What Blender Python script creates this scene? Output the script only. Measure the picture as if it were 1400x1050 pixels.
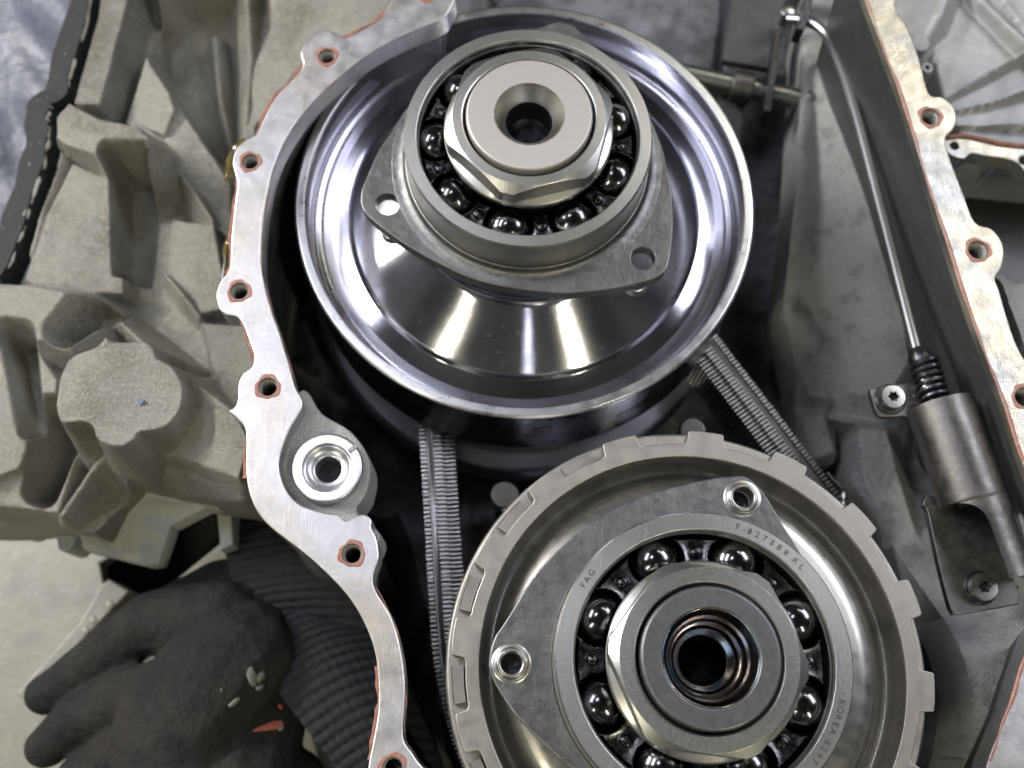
import bpy, bmesh, math, random
import numpy as np
from mathutils import Vector, Matrix
random.seed(7); rng = np.random.default_rng(7)
for o in list(bpy.data.objects): bpy.data.objects.remove(o)
S = 0.01                                  # every length below is in centimetres
sc = bpy.context.scene; C = sc.collection
PI = math.pi; R = math.radians

# ---------------------------------------------------------------- camera
F, VX, VY, D = 1445., 680., 999., 32.6    # focal length (px of a 1400 px wide frame), vanishing point of the shafts, camera height
def cam_rot():
    d = np.array([(VX-700)/F, -(VY-525)/F, -1.0]); d /= np.linalg.norm(d); w = -d
    x = np.array([1., 0, 0])-w[0]*w; x /= np.linalg.norm(x); y = np.cross(w, x)
    return np.array([x, y, w]).T          # columns: world axes seen from the camera
RC = cam_rot()
cam = bpy.data.cameras.new('camera'); co = bpy.data.objects.new('camera', cam); C.objects.link(co); sc.camera = co
cam.sensor_width = 36; cam.lens = 36*F/1400; cam.clip_start = .01; cam.clip_end = 50
m4 = Matrix([list(r) for r in RC.T]).to_4x4(); m4.translation = Vector((0, 0, D*S)); co.matrix_world = m4
cam.dof.use_dof = True; cam.dof.focus_distance = .338; cam.dof.aperture_fstop = 10
sc.render.resolution_x = 1024; sc.render.resolution_y = 768
def W(px, py, z):                         # the point at height z that shows at (px, py) in the photograph
    dw = RC.T @ np.array([(px-700)/F, -(py-525)/F, -1.]); s = (z-D)/dw[2]
    return np.array([dw[0]*s, dw[1]*s])
def W3(px, py, z): p = W(px, py, z); return Vector((p[0], p[1], z))
def WL(pts, z): return [tuple(W(p[0], p[1], z)) for p in pts]

# ---------------------------------------------------------------- world and lamps (an indoor workshop)
wd = bpy.data.worlds.new('World'); sc.world = wd; wd.use_nodes = True; nt = wd.node_tree; nt.nodes.clear()
def N(nt, t, **k):
    n = nt.nodes.new(t)
    for a, b in k.items():
        if a.startswith('i_'): n.inputs[a[2:].replace('_', ' ')].default_value = b
        else: setattr(n, a, b)
    return n
def ramp(nt, pts, fac=None, interp='LINEAR'):
    n = nt.nodes.new('ShaderNodeValToRGB'); cr = n.color_ramp; cr.interpolation = interp
    while len(cr.elements) > 1: cr.elements.remove(cr.elements[-1])
    cr.elements[0].position = pts[0][0]; cr.elements[0].color = (*pts[0][1], 1)
    for p, c in pts[1:]: e = cr.elements.new(p); e.color = (*c, 1)
    if fac is not None: nt.links.new(fac, n.inputs[0])
    return n
tc = N(nt, 'ShaderNodeTexCoord'); sx = N(nt, 'ShaderNodeSeparateXYZ'); nt.links.new(tc.outputs['Generated'], sx.inputs[0])
mr = N(nt, 'ShaderNodeMapRange'); mr.inputs['From Min'].default_value = -1; nt.links.new(sx.outputs[2], mr.inputs[0])
rp = ramp(nt, [(0, (.03, .03, .035)), (.45, (.07, .075, .085)), (.6, (.16, .17, .2)), (.78, (.40, .40, .42)), (.9, (.30, .30, .30)), (1, (.20, .20, .19))], mr.outputs[0])
nz = N(nt, 'ShaderNodeTexNoise'); nz.inputs['Scale'].default_value = 2.2; nz.inputs['Detail'].default_value = 2; nt.links.new(tc.outputs['Generated'], nz.inputs[0])
rz = ramp(nt, [(.35, (.35, .35, .38)), (.65, (1.5, 1.48, 1.4))], nz.outputs[0])
mx = N(nt, 'ShaderNodeMix', data_type='RGBA', blend_type='MULTIPLY'); mx.inputs[0].default_value = 1
nt.links.new(rp.outputs[0], mx.inputs[6]); nt.links.new(rz.outputs[0], mx.inputs[7])
bg = N(nt, 'ShaderNodeBackground'); bg.inputs[1].default_value = .2; nt.links.new(mx.outputs[2], bg.inputs[0])
wo = N(nt, 'ShaderNodeOutputWorld'); nt.links.new(bg.outputs[0], wo.inputs[0])
def lamp(name, loc, size, power, col, target=(2, 8, 0)):
    l = bpy.data.lights.new(name, 'AREA'); l.shape = 'RECTANGLE'; l.size = size[0]*S; l.size_y = size[1]*S; l.energy = power; l.color = col
    o = bpy.data.objects.new(name, l); C.objects.link(o); o.location = Vector(loc)*S
    o.rotation_euler = (Vector(target)*S-o.location).to_track_quat('-Z', 'Y').to_euler(); return o
COOL, WARM = (.86, .88, 1.), (1., .95, .72)
lamp('ceiling_or_added_lamp', (-150, 75, 88), (80, 16), 38, (1., .97, .93))
lamp('ceiling_or_added_lamp', (-42, 48, 165), (30, 14), 3.5, COOL)  # fill lamp added to brighten the flange and the sheave below the drum
lamp('ceiling_or_added_lamp', (120, 75, 125), (100, 40), 20, COOL)
lamp('ceiling_or_added_lamp', (-100, 60, 135), (90, 30), 13, COOL)
lamp('ceiling_or_added_lamp', (60, 110, 130), (50, 10), 2, WARM)
lamp('ceiling_or_added_lamp', (-106, -93, 137), (5, 60), 9, WARM)
lamp('ceiling_or_added_lamp', (82, -113, 142), (5, 60), 10, WARM)
lamp('ceiling_or_added_lamp', (11, -125, 156), (2, 9), .3, COOL)
sc.view_settings.view_transform = 'Standard'; sc.view_settings.look = 'None'; sc.view_settings.exposure = -.08
sc.cycles.max_bounces = 8

# ---------------------------------------------------------------- helpers
ORG = {}
def tagp(o, label=None, cat=None, group=None, kind=None, category=None):
    cat = cat or category
    for k, v in (('label', label), ('category', cat), ('group', group), ('kind', kind)):
        if v: o[k] = v
    return o
def thing(name, label, cat, loc=(0, 0, 0), group=None, rot=0):
    o = bpy.data.objects.new(name, None); C.objects.link(o); o.empty_display_size = .01
    o.location = Vector(loc)*S; o.rotation_euler = (0, 0, rot); ORG[o.name] = Vector(loc); return tagp(o, label, cat, group)
def link(name, me, parent=None, org=(0, 0, 0), mat=None):
    o = bpy.data.objects.new(name, me); C.objects.link(o); org = Vector(org); ORG[o.name] = org
    if parent: o.parent = parent; o.location = (org-ORG[parent.name])*S
    else: o.location = org*S
    if mat: me.materials.clear(); me.materials.append(mat)
    return o
def wn(o):                                # face-area weighted normals keep flats flat beside small bevels
    m = o.modifiers.new('weighted_normal', 'WEIGHTED_NORMAL'); m.keep_sharp = True; m.weight = 100; return o
def mesh(name, vs, fs, mat, parent=None, org=(0, 0, 0), smooth=True, ang=32, **tags):
    org = Vector(org); a = np.array([tuple(v) for v in vs], float)-np.array(tuple(org))
    me = bpy.data.meshes.new(name); me.from_pydata((a*S).tolist(), [], [tuple(f) for f in fs])
    bm = bmesh.new(); bm.from_mesh(me); bmesh.ops.recalc_face_normals(bm, faces=bm.faces); bm.to_mesh(me); bm.free()
    if smooth: me.shade_smooth(); me.set_sharp_from_angle(angle=R(ang))
    return tagp(link(name, me, parent, org, mat), **tags)
def dup(o, parent=None, loc=None, rotz=None, off=None):
    c = o.copy(); C.objects.link(c)
    for k in ('label', 'category', 'group'):
        pass
    if parent: c.parent = parent
    if off is not None: c.location = o.location+Vector(off)*S
    if loc is not None: c.location = Vector(loc)*S
    if rotz is not None: c.rotation_euler.z = rotz
    ORG[c.name] = Vector(c.location)/S+(ORG[c.parent.name] if c.parent else Vector((0, 0, 0))); return c
def rounded(prof, r=.04, n=3):            # rounds the corners of a lathe profile
    out = [prof[0]]
    for i in range(1, len(prof)-1):
        a, b, c = (Vector(p[:2]) for p in (prof[i-1], prof[i], prof[i+1])); rr = prof[i][2] if len(prof[i]) > 2 else r
        u, v = a-b, c-b
        if u.length < 1e-6 or v.length < 1e-6 or rr == 0: out.append(tuple(b)); continue
        t = min(rr, u.length*.45, v.length*.45); p, q = b+u.normalized()*t, b+v.normalized()*t
        for k in range(n+1):
            s = k/n; out.append(tuple(p*(1-s)**2+b*2*s*(1-s)+q*s*s))
    out.append(prof[-1]); return [(p[0], p[1]) for p in out]
def lathe(name, prof, mat, parent=None, org=(0, 0, 0), seg=128, r=.04, closed=True, ang=40, **tags):
    p = rounded(list(prof)+([prof[0]] if closed else []), r)
    if closed: p = p[:-1]
    vs, fs = [], []; n = len(p)
    for i in range(seg):
        a = 2*PI*i/seg
        for (rr, z) in p: vs.append((org[0]+rr*math.cos(a), org[1]+rr*math.sin(a), org[2]+z))
    for i in range(seg):
        j = (i+1) % seg
        for k in range(n if closed else n-1):
            l = (k+1) % n
            if p[k][0] < 1e-6 and p[l][0] < 1e-6: continue
            fs.append((i*n+k, j*n+k, j*n+l, i*n+l))
    return wn(mesh(name, vs, fs, mat, parent, org, ang=ang, **tags))
def smooth_pts(pts, n=5, closed=True):    # Catmull-Rom
    P = [np.array(p, float) for p in pts]; out = []; L = len(P)
    for i in range(L if closed else L-1):
        p0, p1, p2, p3 = (P[(i-1) % L], P[i], P[(i+1) % L], P[(i+2) % L]) if closed else (P[max(i-1, 0)], P[i], P[i+1], P[min(i+2, L-1)])
        for k in range(n):
            t = k/n; out.append(.5*((2*p1)+(-p0+p2)*t+(2*p0-5*p1+4*p2-p3)*t*t+(-p0+3*p1-3*p2+p3)*t**3))
    if not closed: out.append(P[-1])
    return out
def circ(cx, cy, r, n=40): return [(cx+r*math.cos(2*PI*i/n), cy+r*math.sin(2*PI*i/n)) for i in range(n)]
def plate(name, outline, holes, ztop, thick, mat, parent=None, org=None, bevel=.05, **tags):
    """flat plate with holes and rounded edges, outline in cm"""
    org = Vector(org) if org is not None else Vector((0, 0, 0))
    cu = bpy.data.curves.new(name, 'CURVE'); cu.dimensions = '2D'; cu.fill_mode = 'BOTH'
    for pts in [outline]+list(holes):
        sp = cu.splines.new('POLY'); sp.points.add(len(pts)-1); sp.use_cyclic_u = True
        for q, p in zip(sp.points, pts): q.co = ((p[0]-org.x)*S, (p[1]-org.y)*S, 0, 1)
    cu.extrude = (thick/2-bevel)*S; cu.bevel_depth = bevel*S; cu.bevel_resolution = 1; cu.offset = -bevel*S
    t = bpy.data.objects.new('t', cu); C.objects.link(t); bpy.context.view_layer.update()
    me = bpy.data.meshes.new_from_object(t.evaluated_get(bpy.context.evaluated_depsgraph_get())); bpy.data.objects.remove(t)
    me.transform(Matrix.Translation((0, 0, (ztop-thick/2-org.z)*S))); me.shade_smooth(); me.set_sharp_from_angle(angle=R(35)); me.name = name
    return tagp(wn(link(name, me, parent, org, mat)), **tags)
def tube(name, pts, r, mat, parent=None, org=(0, 0, 0), seg=12, caps=True, sub=0, closed=False, **tags):
    if sub: 
        rs = r if hasattr(r, '__len__') else [r]*len(pts)
        q = smooth_pts([(*p, rr) for p, rr in zip(pts, rs)], sub, closed); pts = [a[:3] for a in q]; r = [a[3] for a in q]
    P = [Vector(p) for p in pts]; n = len(P); rs = r if hasattr(r, '__len__') else [r]*n
    vs, fs = [], []; up = None
    for i, p in enumerate(P):
        t = ((P[(i+1) % n]-P[i-1]) if closed else (P[min(i+1, n-1)]-P[max(i-1, 0)])).normalized()
        if up is None: up = t.orthogonal().normalized()
        up = (up-t*up.dot(t)).normalized(); b = t.cross(up)
        for k in range(seg): a = 2*PI*k/seg; vs.append(p+(up*math.cos(a)+b*math.sin(a))*rs[i])
    for i in range(n if closed else n-1):
        j = (i+1) % n
        for k in range(seg): l = (k+1) % seg; fs.append((i*seg+k, i*seg+l, j*seg+l, j*seg+k))
    if caps and not closed: fs.append(tuple(range(seg))[::-1]); fs.append(tuple((n-1)*seg+k for k in range(seg)))
    return mesh(name, vs, fs, mat, parent, org, **tags)
def boxv(c, s, ax=None):
    c = Vector(c); X, Y, Z = ax or (Vector((1, 0, 0)), Vector((0, 1, 0)), Vector((0, 0, 1)))
    return [c+X*a*s[0]/2+Y*b*s[1]/2+Z*d*s[2]/2 for a in (-1, 1) for b in (-1, 1) for d in (-1, 1)]
BOXF = [(0, 1, 3, 2), (4, 6, 7, 5), (0, 4, 5, 1), (2, 3, 7, 6), (0, 2, 6, 4), (1, 5, 7, 3)]
def sdist(X, Y, poly):                    # signed distance to a polygon, negative inside
    P = np.array(poly, float); d2 = np.full(X.shape, 1e9); ins = np.zeros(X.shape, bool)
    for i in range(len(P)):
        a, b = P[i], P[(i+1) % len(P)]; e = b-a; L = max(e@e, 1e-9)
        t = np.clip(((X-a[0])*e[0]+(Y-a[1])*e[1])/L, 0, 1)
        d2 = np.minimum(d2, (X-a[0]-t*e[0])**2+(Y-a[1]-t*e[1])**2)
        c = ((a[1] > Y) != (b[1] > Y)) & (X < (b[0]-a[0])*(Y-a[1])/((b[1]-a[1]) if abs(b[1]-a[1]) > 1e-9 else 1e-9)+a[0]); ins ^= c
    d = np.sqrt(d2); return np.where(ins, -d, d)
def smax(a, b, k): h = np.clip(.5+.5*(a-b)/k, 0, 1); return b+(a-b)*h+k*h*(1-h)
def smin(a, b, k): return -smax(-a, -b, k)
def relief(name, clip_px, clip_z, feats, base, res, mat, parent=None, org=(0, 0, 0), skirt=2.0, k=.15, **tags):
    """cast surface: raised and sunk shapes blended over a plane grid, with skirts down its rim"""
    clip = np.array(WL(clip_px, clip_z)); x0, y0 = clip.min(0); x1, y1 = clip.max(0)
    nx, ny = int((x1-x0)/res)+2, int((y1-y0)/res)+2
    X, Y = np.meshgrid(np.linspace(x0, x1, nx), np.linspace(y0, y1, ny)); H = np.full(X.shape, float(base))
    for f in feats:
        kind, pts, z, sl = f[:4]; kk = f[4] if len(f) > 4 else k
        if kind == 'maxs': kind = 'max'; pts = [tuple(p) for p in smooth_pts(pts, 3)]
        zs = z if isinstance(z, (list, tuple)) else [z]*len(pts); Wp = np.array([W(p[0], p[1], zz) for p, zz in zip(pts, zs)])
        if kind == 'line':                # rounded rib along a polyline: z, (radius, slope)
            rad, slp = sl; best = np.full(X.shape, -1e3)
            for i in range(len(pts)-1):
                a, b = Wp[i], Wp[i+1]; e = b-a; t = np.clip(((X-a[0])*e[0]+(Y-a[1])*e[1])/max(e@e, 1e-9), 0, 1)
                d = np.hypot(X-a[0]-t*e[0], Y-a[1]-t*e[1]); zt = zs[i]*(1-t)+zs[i+1]*t
                best = np.maximum(best, zt-slp*(np.sqrt(d*d+rad*rad)-rad))
            H = smax(H, best, kk); continue
        if len(set(zs)) > 1:
            A = np.c_[Wp, np.ones(len(Wp))]; c = np.linalg.lstsq(A, np.array(zs, float), rcond=None)[0]
            Z = np.clip(c[0]*X+c[1]*Y+c[2], min(zs), max(zs))
        else: Z = np.full(X.shape, float(zs[0]))
        d = sdist(X, Y, Wp); dd = np.where(d > 0, d, 0)
        if kind == 'max': H = smax(H, Z-sl*dd, kk)
        elif kind == 'min': H = smin(H, Z+sl*dd, kk)
    H += .03*np.sin(X*2.1+Y)*np.sin(Y*1.7-X*.6)+.012*np.sin(X*5+Y*3)*np.sin(Y*6.3-X*2)
    ins = sdist(X, Y, clip) < res*.7
    idx = -np.ones(X.shape, int); vs = []; fs = []
    quad = ins[:-1, :-1] & ins[1:, :-1] & ins[:-1, 1:] & ins[1:, 1:]
    use = np.zeros(X.shape, bool); use[:-1, :-1] |= quad; use[1:, :-1] |= quad; use[:-1, 1:] |= quad; use[1:, 1:] |= quad
    idx[use] = np.arange(use.sum()); vs = np.c_[X[use], Y[use], H[use]].tolist()
    jj, ii = np.nonzero(quad)
    fs = np.c_[idx[jj, ii], idx[jj, ii+1], idx[jj+1, ii+1], idx[jj+1, ii]].tolist()
    cnt = {}; P0 = clip; P1 = np.roll(clip, -1, 0)
    for f in fs:
        for a, b in zip(f, f[1:]+f[:1]): cnt[(a, b)] = 1
    low = {}
    def lo(i):
        if i not in low: low[i] = len(vs); v = vs[i]; vs.append([v[0], v[1], v[2]-skirt])
        return low[i]
    bv = {i for (a, b) in cnt if (b, a) not in cnt for i in (a, b)}
    for i in bv:                          # pull the rim of the grid onto the outline
        p = np.array(vs[i][:2]); E = P1-P0; t = np.clip(((p-P0)*E).sum(1)/np.maximum((E*E).sum(1), 1e-9), 0, 1); Q = P0+E*t[:, None]; d = np.hypot(*(Q-p).T); j = d.argmin()
        if d[j] < res*1.8: vs[i][0], vs[i][1] = float(Q[j][0]), float(Q[j][1])
    for (a, b) in list(cnt):
        if (b, a) not in cnt: fs.append([b, a, lo(a), lo(b)])
    return mesh(name, vs, fs, mat, parent, org, ang=75, **tags)
def text_arc(name, txt, cen, rad, a0, z, size, mat, parent, spacing=1.0, bold=0):
    """letters running clockwise round an arc, tops outward, as thin flat lettering"""
    vs, fs = [], []; a = R(a0)
    for ch in txt:
        if ch != ' ':
            cu = bpy.data.curves.new('c', 'FONT'); cu.body = ch; cu.size = size; cu.extrude = .006; cu.align_x = 'CENTER'; cu.resolution_u = 2; cu.offset = bold
            t = bpy.data.objects.new('t', cu); C.objects.link(t); bpy.context.view_layer.update()
            me = bpy.data.meshes.new_from_object(t.evaluated_get(bpy.context.evaluated_depsgraph_get())); bpy.data.objects.remove(t)
            b = len(vs)
            for v in me.vertices:
                x, y = v.co.x, v.co.y; ux, uy = math.cos(a), math.sin(a)   # up = outward, right = clockwise
                vs.append((cen[0]+ux*(rad+y)+uy*x, cen[1]+uy*(rad+y)-ux*x, z+v.co.z))
            fs += [tuple(b+i for i in p.vertices) for p in me.polygons]; bpy.data.meshes.remove(me)
        adv = {'.': .35, '-': .5, ' ': .45, '1': .6, 'F': .62, 'L': .6}.get(ch, .72)*size*spacing
        a -= adv/rad
    return mesh(name, vs, fs, mat, parent, (cen[0], cen[1], z), smooth=False)

# ---------------------------------------------------------------- materials
def material(name, col, metal=0., rough=.5, layers=(), bumps=(), rvar=None, aniso=0, ring=None, coat=0, spec=None, scratch=None):
    """layers: (scale, lo, hi, colour, amount); bumps: (scale, height in cm, detail); ring: (frequency, height) of turning marks about z"""
    m = bpy.data.materials.new(name); m.use_nodes = True; t = m.node_tree; t.nodes.clear(); L = t.links.new
    out = N(t, 'ShaderNodeOutputMaterial'); b = N(t, 'ShaderNodeBsdfPrincipled'); L(b.outputs[0], out.inputs[0])
    b.inputs['Metallic'].default_value = metal; b.inputs['Roughness'].default_value = rough
    if coat: b.inputs['Coat Weight'].default_value = coat; b.inputs['Coat Roughness'].default_value = .08
    if spec is not None: b.inputs['Specular IOR Level'].default_value = spec
    tc = N(t, 'ShaderNodeTexCoord'); mp = N(t, 'ShaderNodeMapping'); mp.inputs['Scale'].default_value = (100, 100, 100); L(tc.outputs['Object'], mp.inputs[0]); V = mp.outputs[0]
    cur = None
    for (s, lo, hi, c, amt) in layers:
        nz = N(t, 'ShaderNodeTexNoise'); nz.inputs['Scale'].default_value = s; nz.inputs['Detail'].default_value = 5; nz.inputs['Roughness'].default_value = .6; L(V, nz.inputs[0])
        q = N(t, 'ShaderNodeMapRange'); q.inputs['From Min'].default_value = lo; q.inputs['From Max'].default_value = hi; q.inputs['To Max'].default_value = amt; L(nz.outputs[0], q.inputs[0])
        mx = N(t, 'ShaderNodeMix', data_type='RGBA'); L(q.outputs[0], mx.inputs[0])
        if cur is None: mx.inputs[6].default_value = (*col, 1)
        else: L(cur, mx.inputs[6])
        mx.inputs[7].default_value = (*c, 1); cur = mx.outputs[2]
    if cur is None: b.inputs['Base Color'].default_value = (*col, 1)
    else: L(cur, b.inputs['Base Color'])
    ringv = None
    if ring:
        sp = N(t, 'ShaderNodeSeparateXYZ'); L(V, sp.inputs[0]); cb = N(t, 'ShaderNodeCombineXYZ'); L(sp.outputs[0], cb.inputs[0]); L(sp.outputs[1], cb.inputs[1])
        ln = N(t, 'ShaderNodeVectorMath', operation='LENGTH'); L(cb.outputs[0], ln.inputs[0])
        at = N(t, 'ShaderNodeMath', operation='ARCTAN2'); L(sp.outputs[1], at.inputs[0]); L(sp.outputs[0], at.inputs[1])
        am = N(t, 'ShaderNodeMath', operation='MULTIPLY'); L(at.outputs[0], am.inputs[0]); am.inputs[1].default_value = .35
        rm = N(t, 'ShaderNodeMath', operation='MULTIPLY'); L(ln.outputs['Value'], rm.inputs[0]); rm.inputs[1].default_value = ring[0]
        zm = N(t, 'ShaderNodeMath', operation='MULTIPLY'); L(sp.outputs[2], zm.inputs[0]); zm.inputs[1].default_value = ring[0]
        c2 = N(t, 'ShaderNodeCombineXYZ'); L(rm.outputs[0], c2.inputs[0]); L(am.outputs[0], c2.inputs[1]); L(zm.outputs[0], c2.inputs[2])
        rn = N(t, 'ShaderNodeTexNoise'); rn.inputs['Scale'].default_value = 1; rn.inputs['Detail'].default_value = 4; L(c2.outputs[0], rn.inputs[0]); ringv = rn.outputs[0]
    last = None
    bl = [(None, ringv, ring[1])] if ring else []
    for (s, h, det) in bumps: bl.append((s, None, h*S, det))
    for q in bl:
        bp = N(t, 'ShaderNodeBump'); bp.inputs['Strength'].default_value = 1
        if q[1] is not None: L(q[1], bp.inputs['Height']); bp.inputs['Distance'].default_value = q[2]*S
        else:
            nz = N(t, 'ShaderNodeTexNoise'); nz.inputs['Scale'].default_value = q[0]; nz.inputs['Detail'].default_value = q[3]; L(V, nz.inputs[0])
            L(nz.outputs[0], bp.inputs['Height']); bp.inputs['Distance'].default_value = q[2]
        if last is not None: L(last, bp.inputs['Normal'])
        last = bp.outputs[0]
    if scratch:                           # random fine scratches: stretched noise in two directions
        for k, rot in enumerate((.5, 1.9, 2.7)):
            m2 = N(t, 'ShaderNodeMapping'); m2.inputs['Rotation'].default_value = (0, 0, rot); m2.inputs['Scale'].default_value = (40, 1.2, 1); L(V, m2.inputs[0])
            nz = N(t, 'ShaderNodeTexNoise'); nz.inputs['Scale'].default_value = .8; nz.inputs['Detail'].default_value = 3; L(m2.outputs[0], nz.inputs[0])
            bp = N(t, 'ShaderNodeBump'); bp.inputs['Strength'].default_value = 1; bp.inputs['Distance'].default_value = scratch*S; L(nz.outputs[0], bp.inputs['Height'])
            if last is not None: L(last, bp.inputs['Normal'])
            last = bp.outputs[0]
    if last is not None: L(last, b.inputs['Normal'])
    if rvar:
        s, r0, r1 = rvar; nz = N(t, 'ShaderNodeTexNoise'); nz.inputs['Scale'].default_value = s; nz.inputs['Detail'].default_value = 5
        L(V, nz.inputs[0]); q = N(t, 'ShaderNodeMapRange'); q.inputs['From Min'].default_value = .3; q.inputs['From Max'].default_value = .7
        q.inputs['To Min'].default_value = r0; q.inputs['To Max'].default_value = r1; L(nz.outputs[0], q.inputs[0]); L(q.outputs[0], b.inputs['Roughness'])
    if aniso:
        b.inputs['Anisotropic'].default_value = aniso; tg = N(t, 'ShaderNodeTangent', direction_type='RADIAL', axis='Z'); L(tg.outputs[0], b.inputs['Tangent']); b.inputs['Anisotropic Rotation'].default_value = .25
    return m
g = lambda v, w=0: (v*(1+w), v, v*(1-w))
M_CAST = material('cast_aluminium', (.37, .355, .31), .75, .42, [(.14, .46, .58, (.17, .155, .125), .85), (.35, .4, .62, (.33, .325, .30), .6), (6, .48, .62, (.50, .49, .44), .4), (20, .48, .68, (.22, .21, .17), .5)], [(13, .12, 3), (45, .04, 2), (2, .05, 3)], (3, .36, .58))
M_CASTD = material('cast_aluminium_inner', (.42, .42, .40), .4, .5, [(.3, .35, .7, (.33, .33, .33), .6), (14, .45, .65, (.27, .27, .26), .7), (.9, .55, .65, (.20, .195, .18), .6)], [(16, .09, 3), (3, .05, 2)], (2, .4, .65))
M_CASTBLK = material('shade_dark_casting', (.17, .175, .19), .3, .4, [(.5, .4, .6, (.04, .042, .045), .8), (8, .5, .7, (.12, .12, .12), .4)], [(20, .02, 3), (2, .06, 2)], (2, .3, .5))  # shade deep inside the case, put into a darker casting colour
M_CASTBELL = material('cast_aluminium_bell', (.36, .36, .35), .3, .5, [(.6, .4, .7, (.27, .27, .28), .8)], [(18, .015, 3)])
M_CASTBL = material('cast_aluminium_low', (.36, .36, .31), .1, .6, [(.6, .4, .65, (.27, .29, .33), .9)], [(20, .02, 3)])
M_MACH = material('machined_flange', (.50, .49, .50), .9, .42, [(.2, .45, .62, (.46, .41, .33), .8), (.8, .52, .7, (.36, .38, .39), .6), (5, .5, .75, (.7, .68, .7), .35)], [(1.0, .02, 2), (14, .004, 3)], (1.5, .34, .5), scratch=.0025)
M_MACHWARM = material('machined_flange_stained', (.45, .425, .345), .88, .42, [(.5, .45, .6, (.48, .40, .25), .6), (.22, .48, .6, (.30, .31, .31), .85)], [(1.5, .03, 3), (12, .006, 3)], (1.5, .28, .5), scratch=.004)
M_SEAL = material('red_sealant', (.27, .115, .08), 0, .45, [(3, .45, .7, (.40, .22, .16), .7)], [(8, .03, 3)])
M_SEALW = material('pale_sealant', (.5, .49, .44), 0, .5, [(3, .45, .7, (.25, .25, .24), .7)], [(6, .06, 3)])
M_OIL = material('amber_oil', (.13, .095, .03), .0, .12, [(2, .4, .7, (.09, .07, .03), .8)], [(2.5, .06, 2)], coat=.6)
M_DRUM = material('polished_steel', (.56, .56, .60), 1, .2, [(.3, .4, .7, (.42, .42, .47), .7)], [], (.7, .11, .15), aniso=.6, ring=(26, .0014))
M_SHEAVE = material('ground_sheave_steel', (.42, .41, .46), 1, .42, [], [], None, aniso=.3, ring=(20, .001))
M_DRUMS = material('blackened_steel', (.06, .062, .07), 1, .28, [], [(.8, .03, 2), (30, .002, 2)], (1.2, .2, .4), ring=(8, .002))
M_WEB = material('turned_web', (.46, .46, .53), 1, .26, [(.4, .4, .6, (.40, .385, .43), .6)], [], (.6, .24, .34), aniso=.5, ring=(20, .0008))
M_RIM = material('ground_rim', (.66, .66, .68), 1, .3, [], [(40, .001, 2)], (2, .26, .36), aniso=.2)
M_RING = material('ground_steel', (.50, .49, .47), 1, .36, [(.6, .35, .75, (.44, .435, .42), .4)], [(40, .002, 3)], (14, .32, .4), aniso=.4, scratch=.0025)
M_STEEL = material('turned_steel', (.47, .46, .435), 1, .34, [(.5, .35, .75, (.41, .40, .38), .35)], [(30, .0015, 3)], (14, .31, .38), aniso=.3, ring=(20, .0012))
M_SATIN = material('satin_steel', (.52, .49, .455), .85, .5, [(60, .4, .7, (.42, .40, .37), .6)], [(70, .003, 2)])
M_GEAR = material('phosphated_steel', (.31, .295, .262), .85, .46, [(1.2, .4, .7, (.28, .265, .24), .8), (40, .45, .7, (.42, .40, .36), .5)], [(60, .004, 2)], (2, .34, .52), ring=(10, .0015), scratch=.0015)
M_GEARP = material('pressed_steel_bowl', (.36, .345, .315), .95, .3, [(.8, .4, .7, (.29, .28, .26), .8)], [], (2, .26, .4), aniso=.3, ring=(14, .001))
M_PLATE = material('forged_plate', (.18, .178, .172), .9, .46, [(.6, .4, .62, (.13, .132, .136), .7), (4.5, .5, .75, (.27, .265, .25), .35)], [(2, .03, 4), (22, .006, 3)], (2.5, .32, .5), scratch=.0035)
M_BALL = material('bearing_ball_steel', (.115, .115, .12), 1, .14, [], [(2, .004, 2)], (3, .12, .2))
M_CAGE = material('cage_steel', (.08, .08, .085), 1, .3, [(4, .4, .7, (.05, .05, .055), .8)], [(8, .006, 3)], (5, .15, .4))
M_DARK = material('dark_oiled_steel', (.07, .07, .08), .9, .35, [], [(4, .02, 2)], (3, .2, .5))
M_BLUE = material('blued_steel', (.26, .31, .36), 1, .2, [(.9, .45, .55, (.36, .27, .22), .8)], [], (3, .12, .22), aniso=.3)
M_GREY = material('dark_phosphated_ring', (.13, .137, .14), .75, .42, [(.8, .4, .7, (.16, .165, .168), .4), (30, .5, .7, (.21, .215, .21), .5)], [(40, .003, 3)], (6, .34, .44))
M_VOID = material('blackness', (.006, .007, .009), 0, .8)
M_INK = material('etched_lettering', (.05, .05, .05), .4, .6)
M_BELT = material('belt_steel', (.5, .49, .48), 1, .36, [(3, .4, .7, (.4, .4, .4), .8)], [(20, .003, 2)], (4, .25, .42))
M_BAND = material('belt_band_steel', (.30, .29, .29), 1, .3, [], [(10, .003, 2)])
M_ROD = material('rod_steel', (.58, .58, .61), 1, .3)
M_DROP = material('oil_drop', (.5, .5, .46), .9, .06)
M_BRK = material('bracket_steel', (.15, .142, .134), .95, .36, [(.6, .4, .65, (.10, .094, .09), .8), (5, .5, .75, (.34, .31, .26), .3)], [(2, .006, 2), (20, .003, 2)], (2, .34, .5))
M_BOLT = material('zinc_bolt', (.42, .43, .38), 1, .3, [(5, .4, .7, (.3, .31, .28), .7)], [(15, .004, 2)])
M_SLEEVE = material('bright_aluminium', (.66, .66, .69), 1, .3, [(3, .45, .7, (.52, .52, .55), .6)], [], (4, .28, .42))
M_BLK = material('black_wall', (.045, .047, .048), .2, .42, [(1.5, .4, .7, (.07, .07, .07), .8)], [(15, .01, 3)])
M_GLOVE = material('black_glove_coating', (.012, .012, .013), 0, .55, [(.3, .44, .56, (.024, .022, .02), .95), (22, .45, .65, (.055, .051, .044), .6)], [(30, .05, 2), (2.2, .16, 4)], (1, .6, .85), spec=.25)
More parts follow.
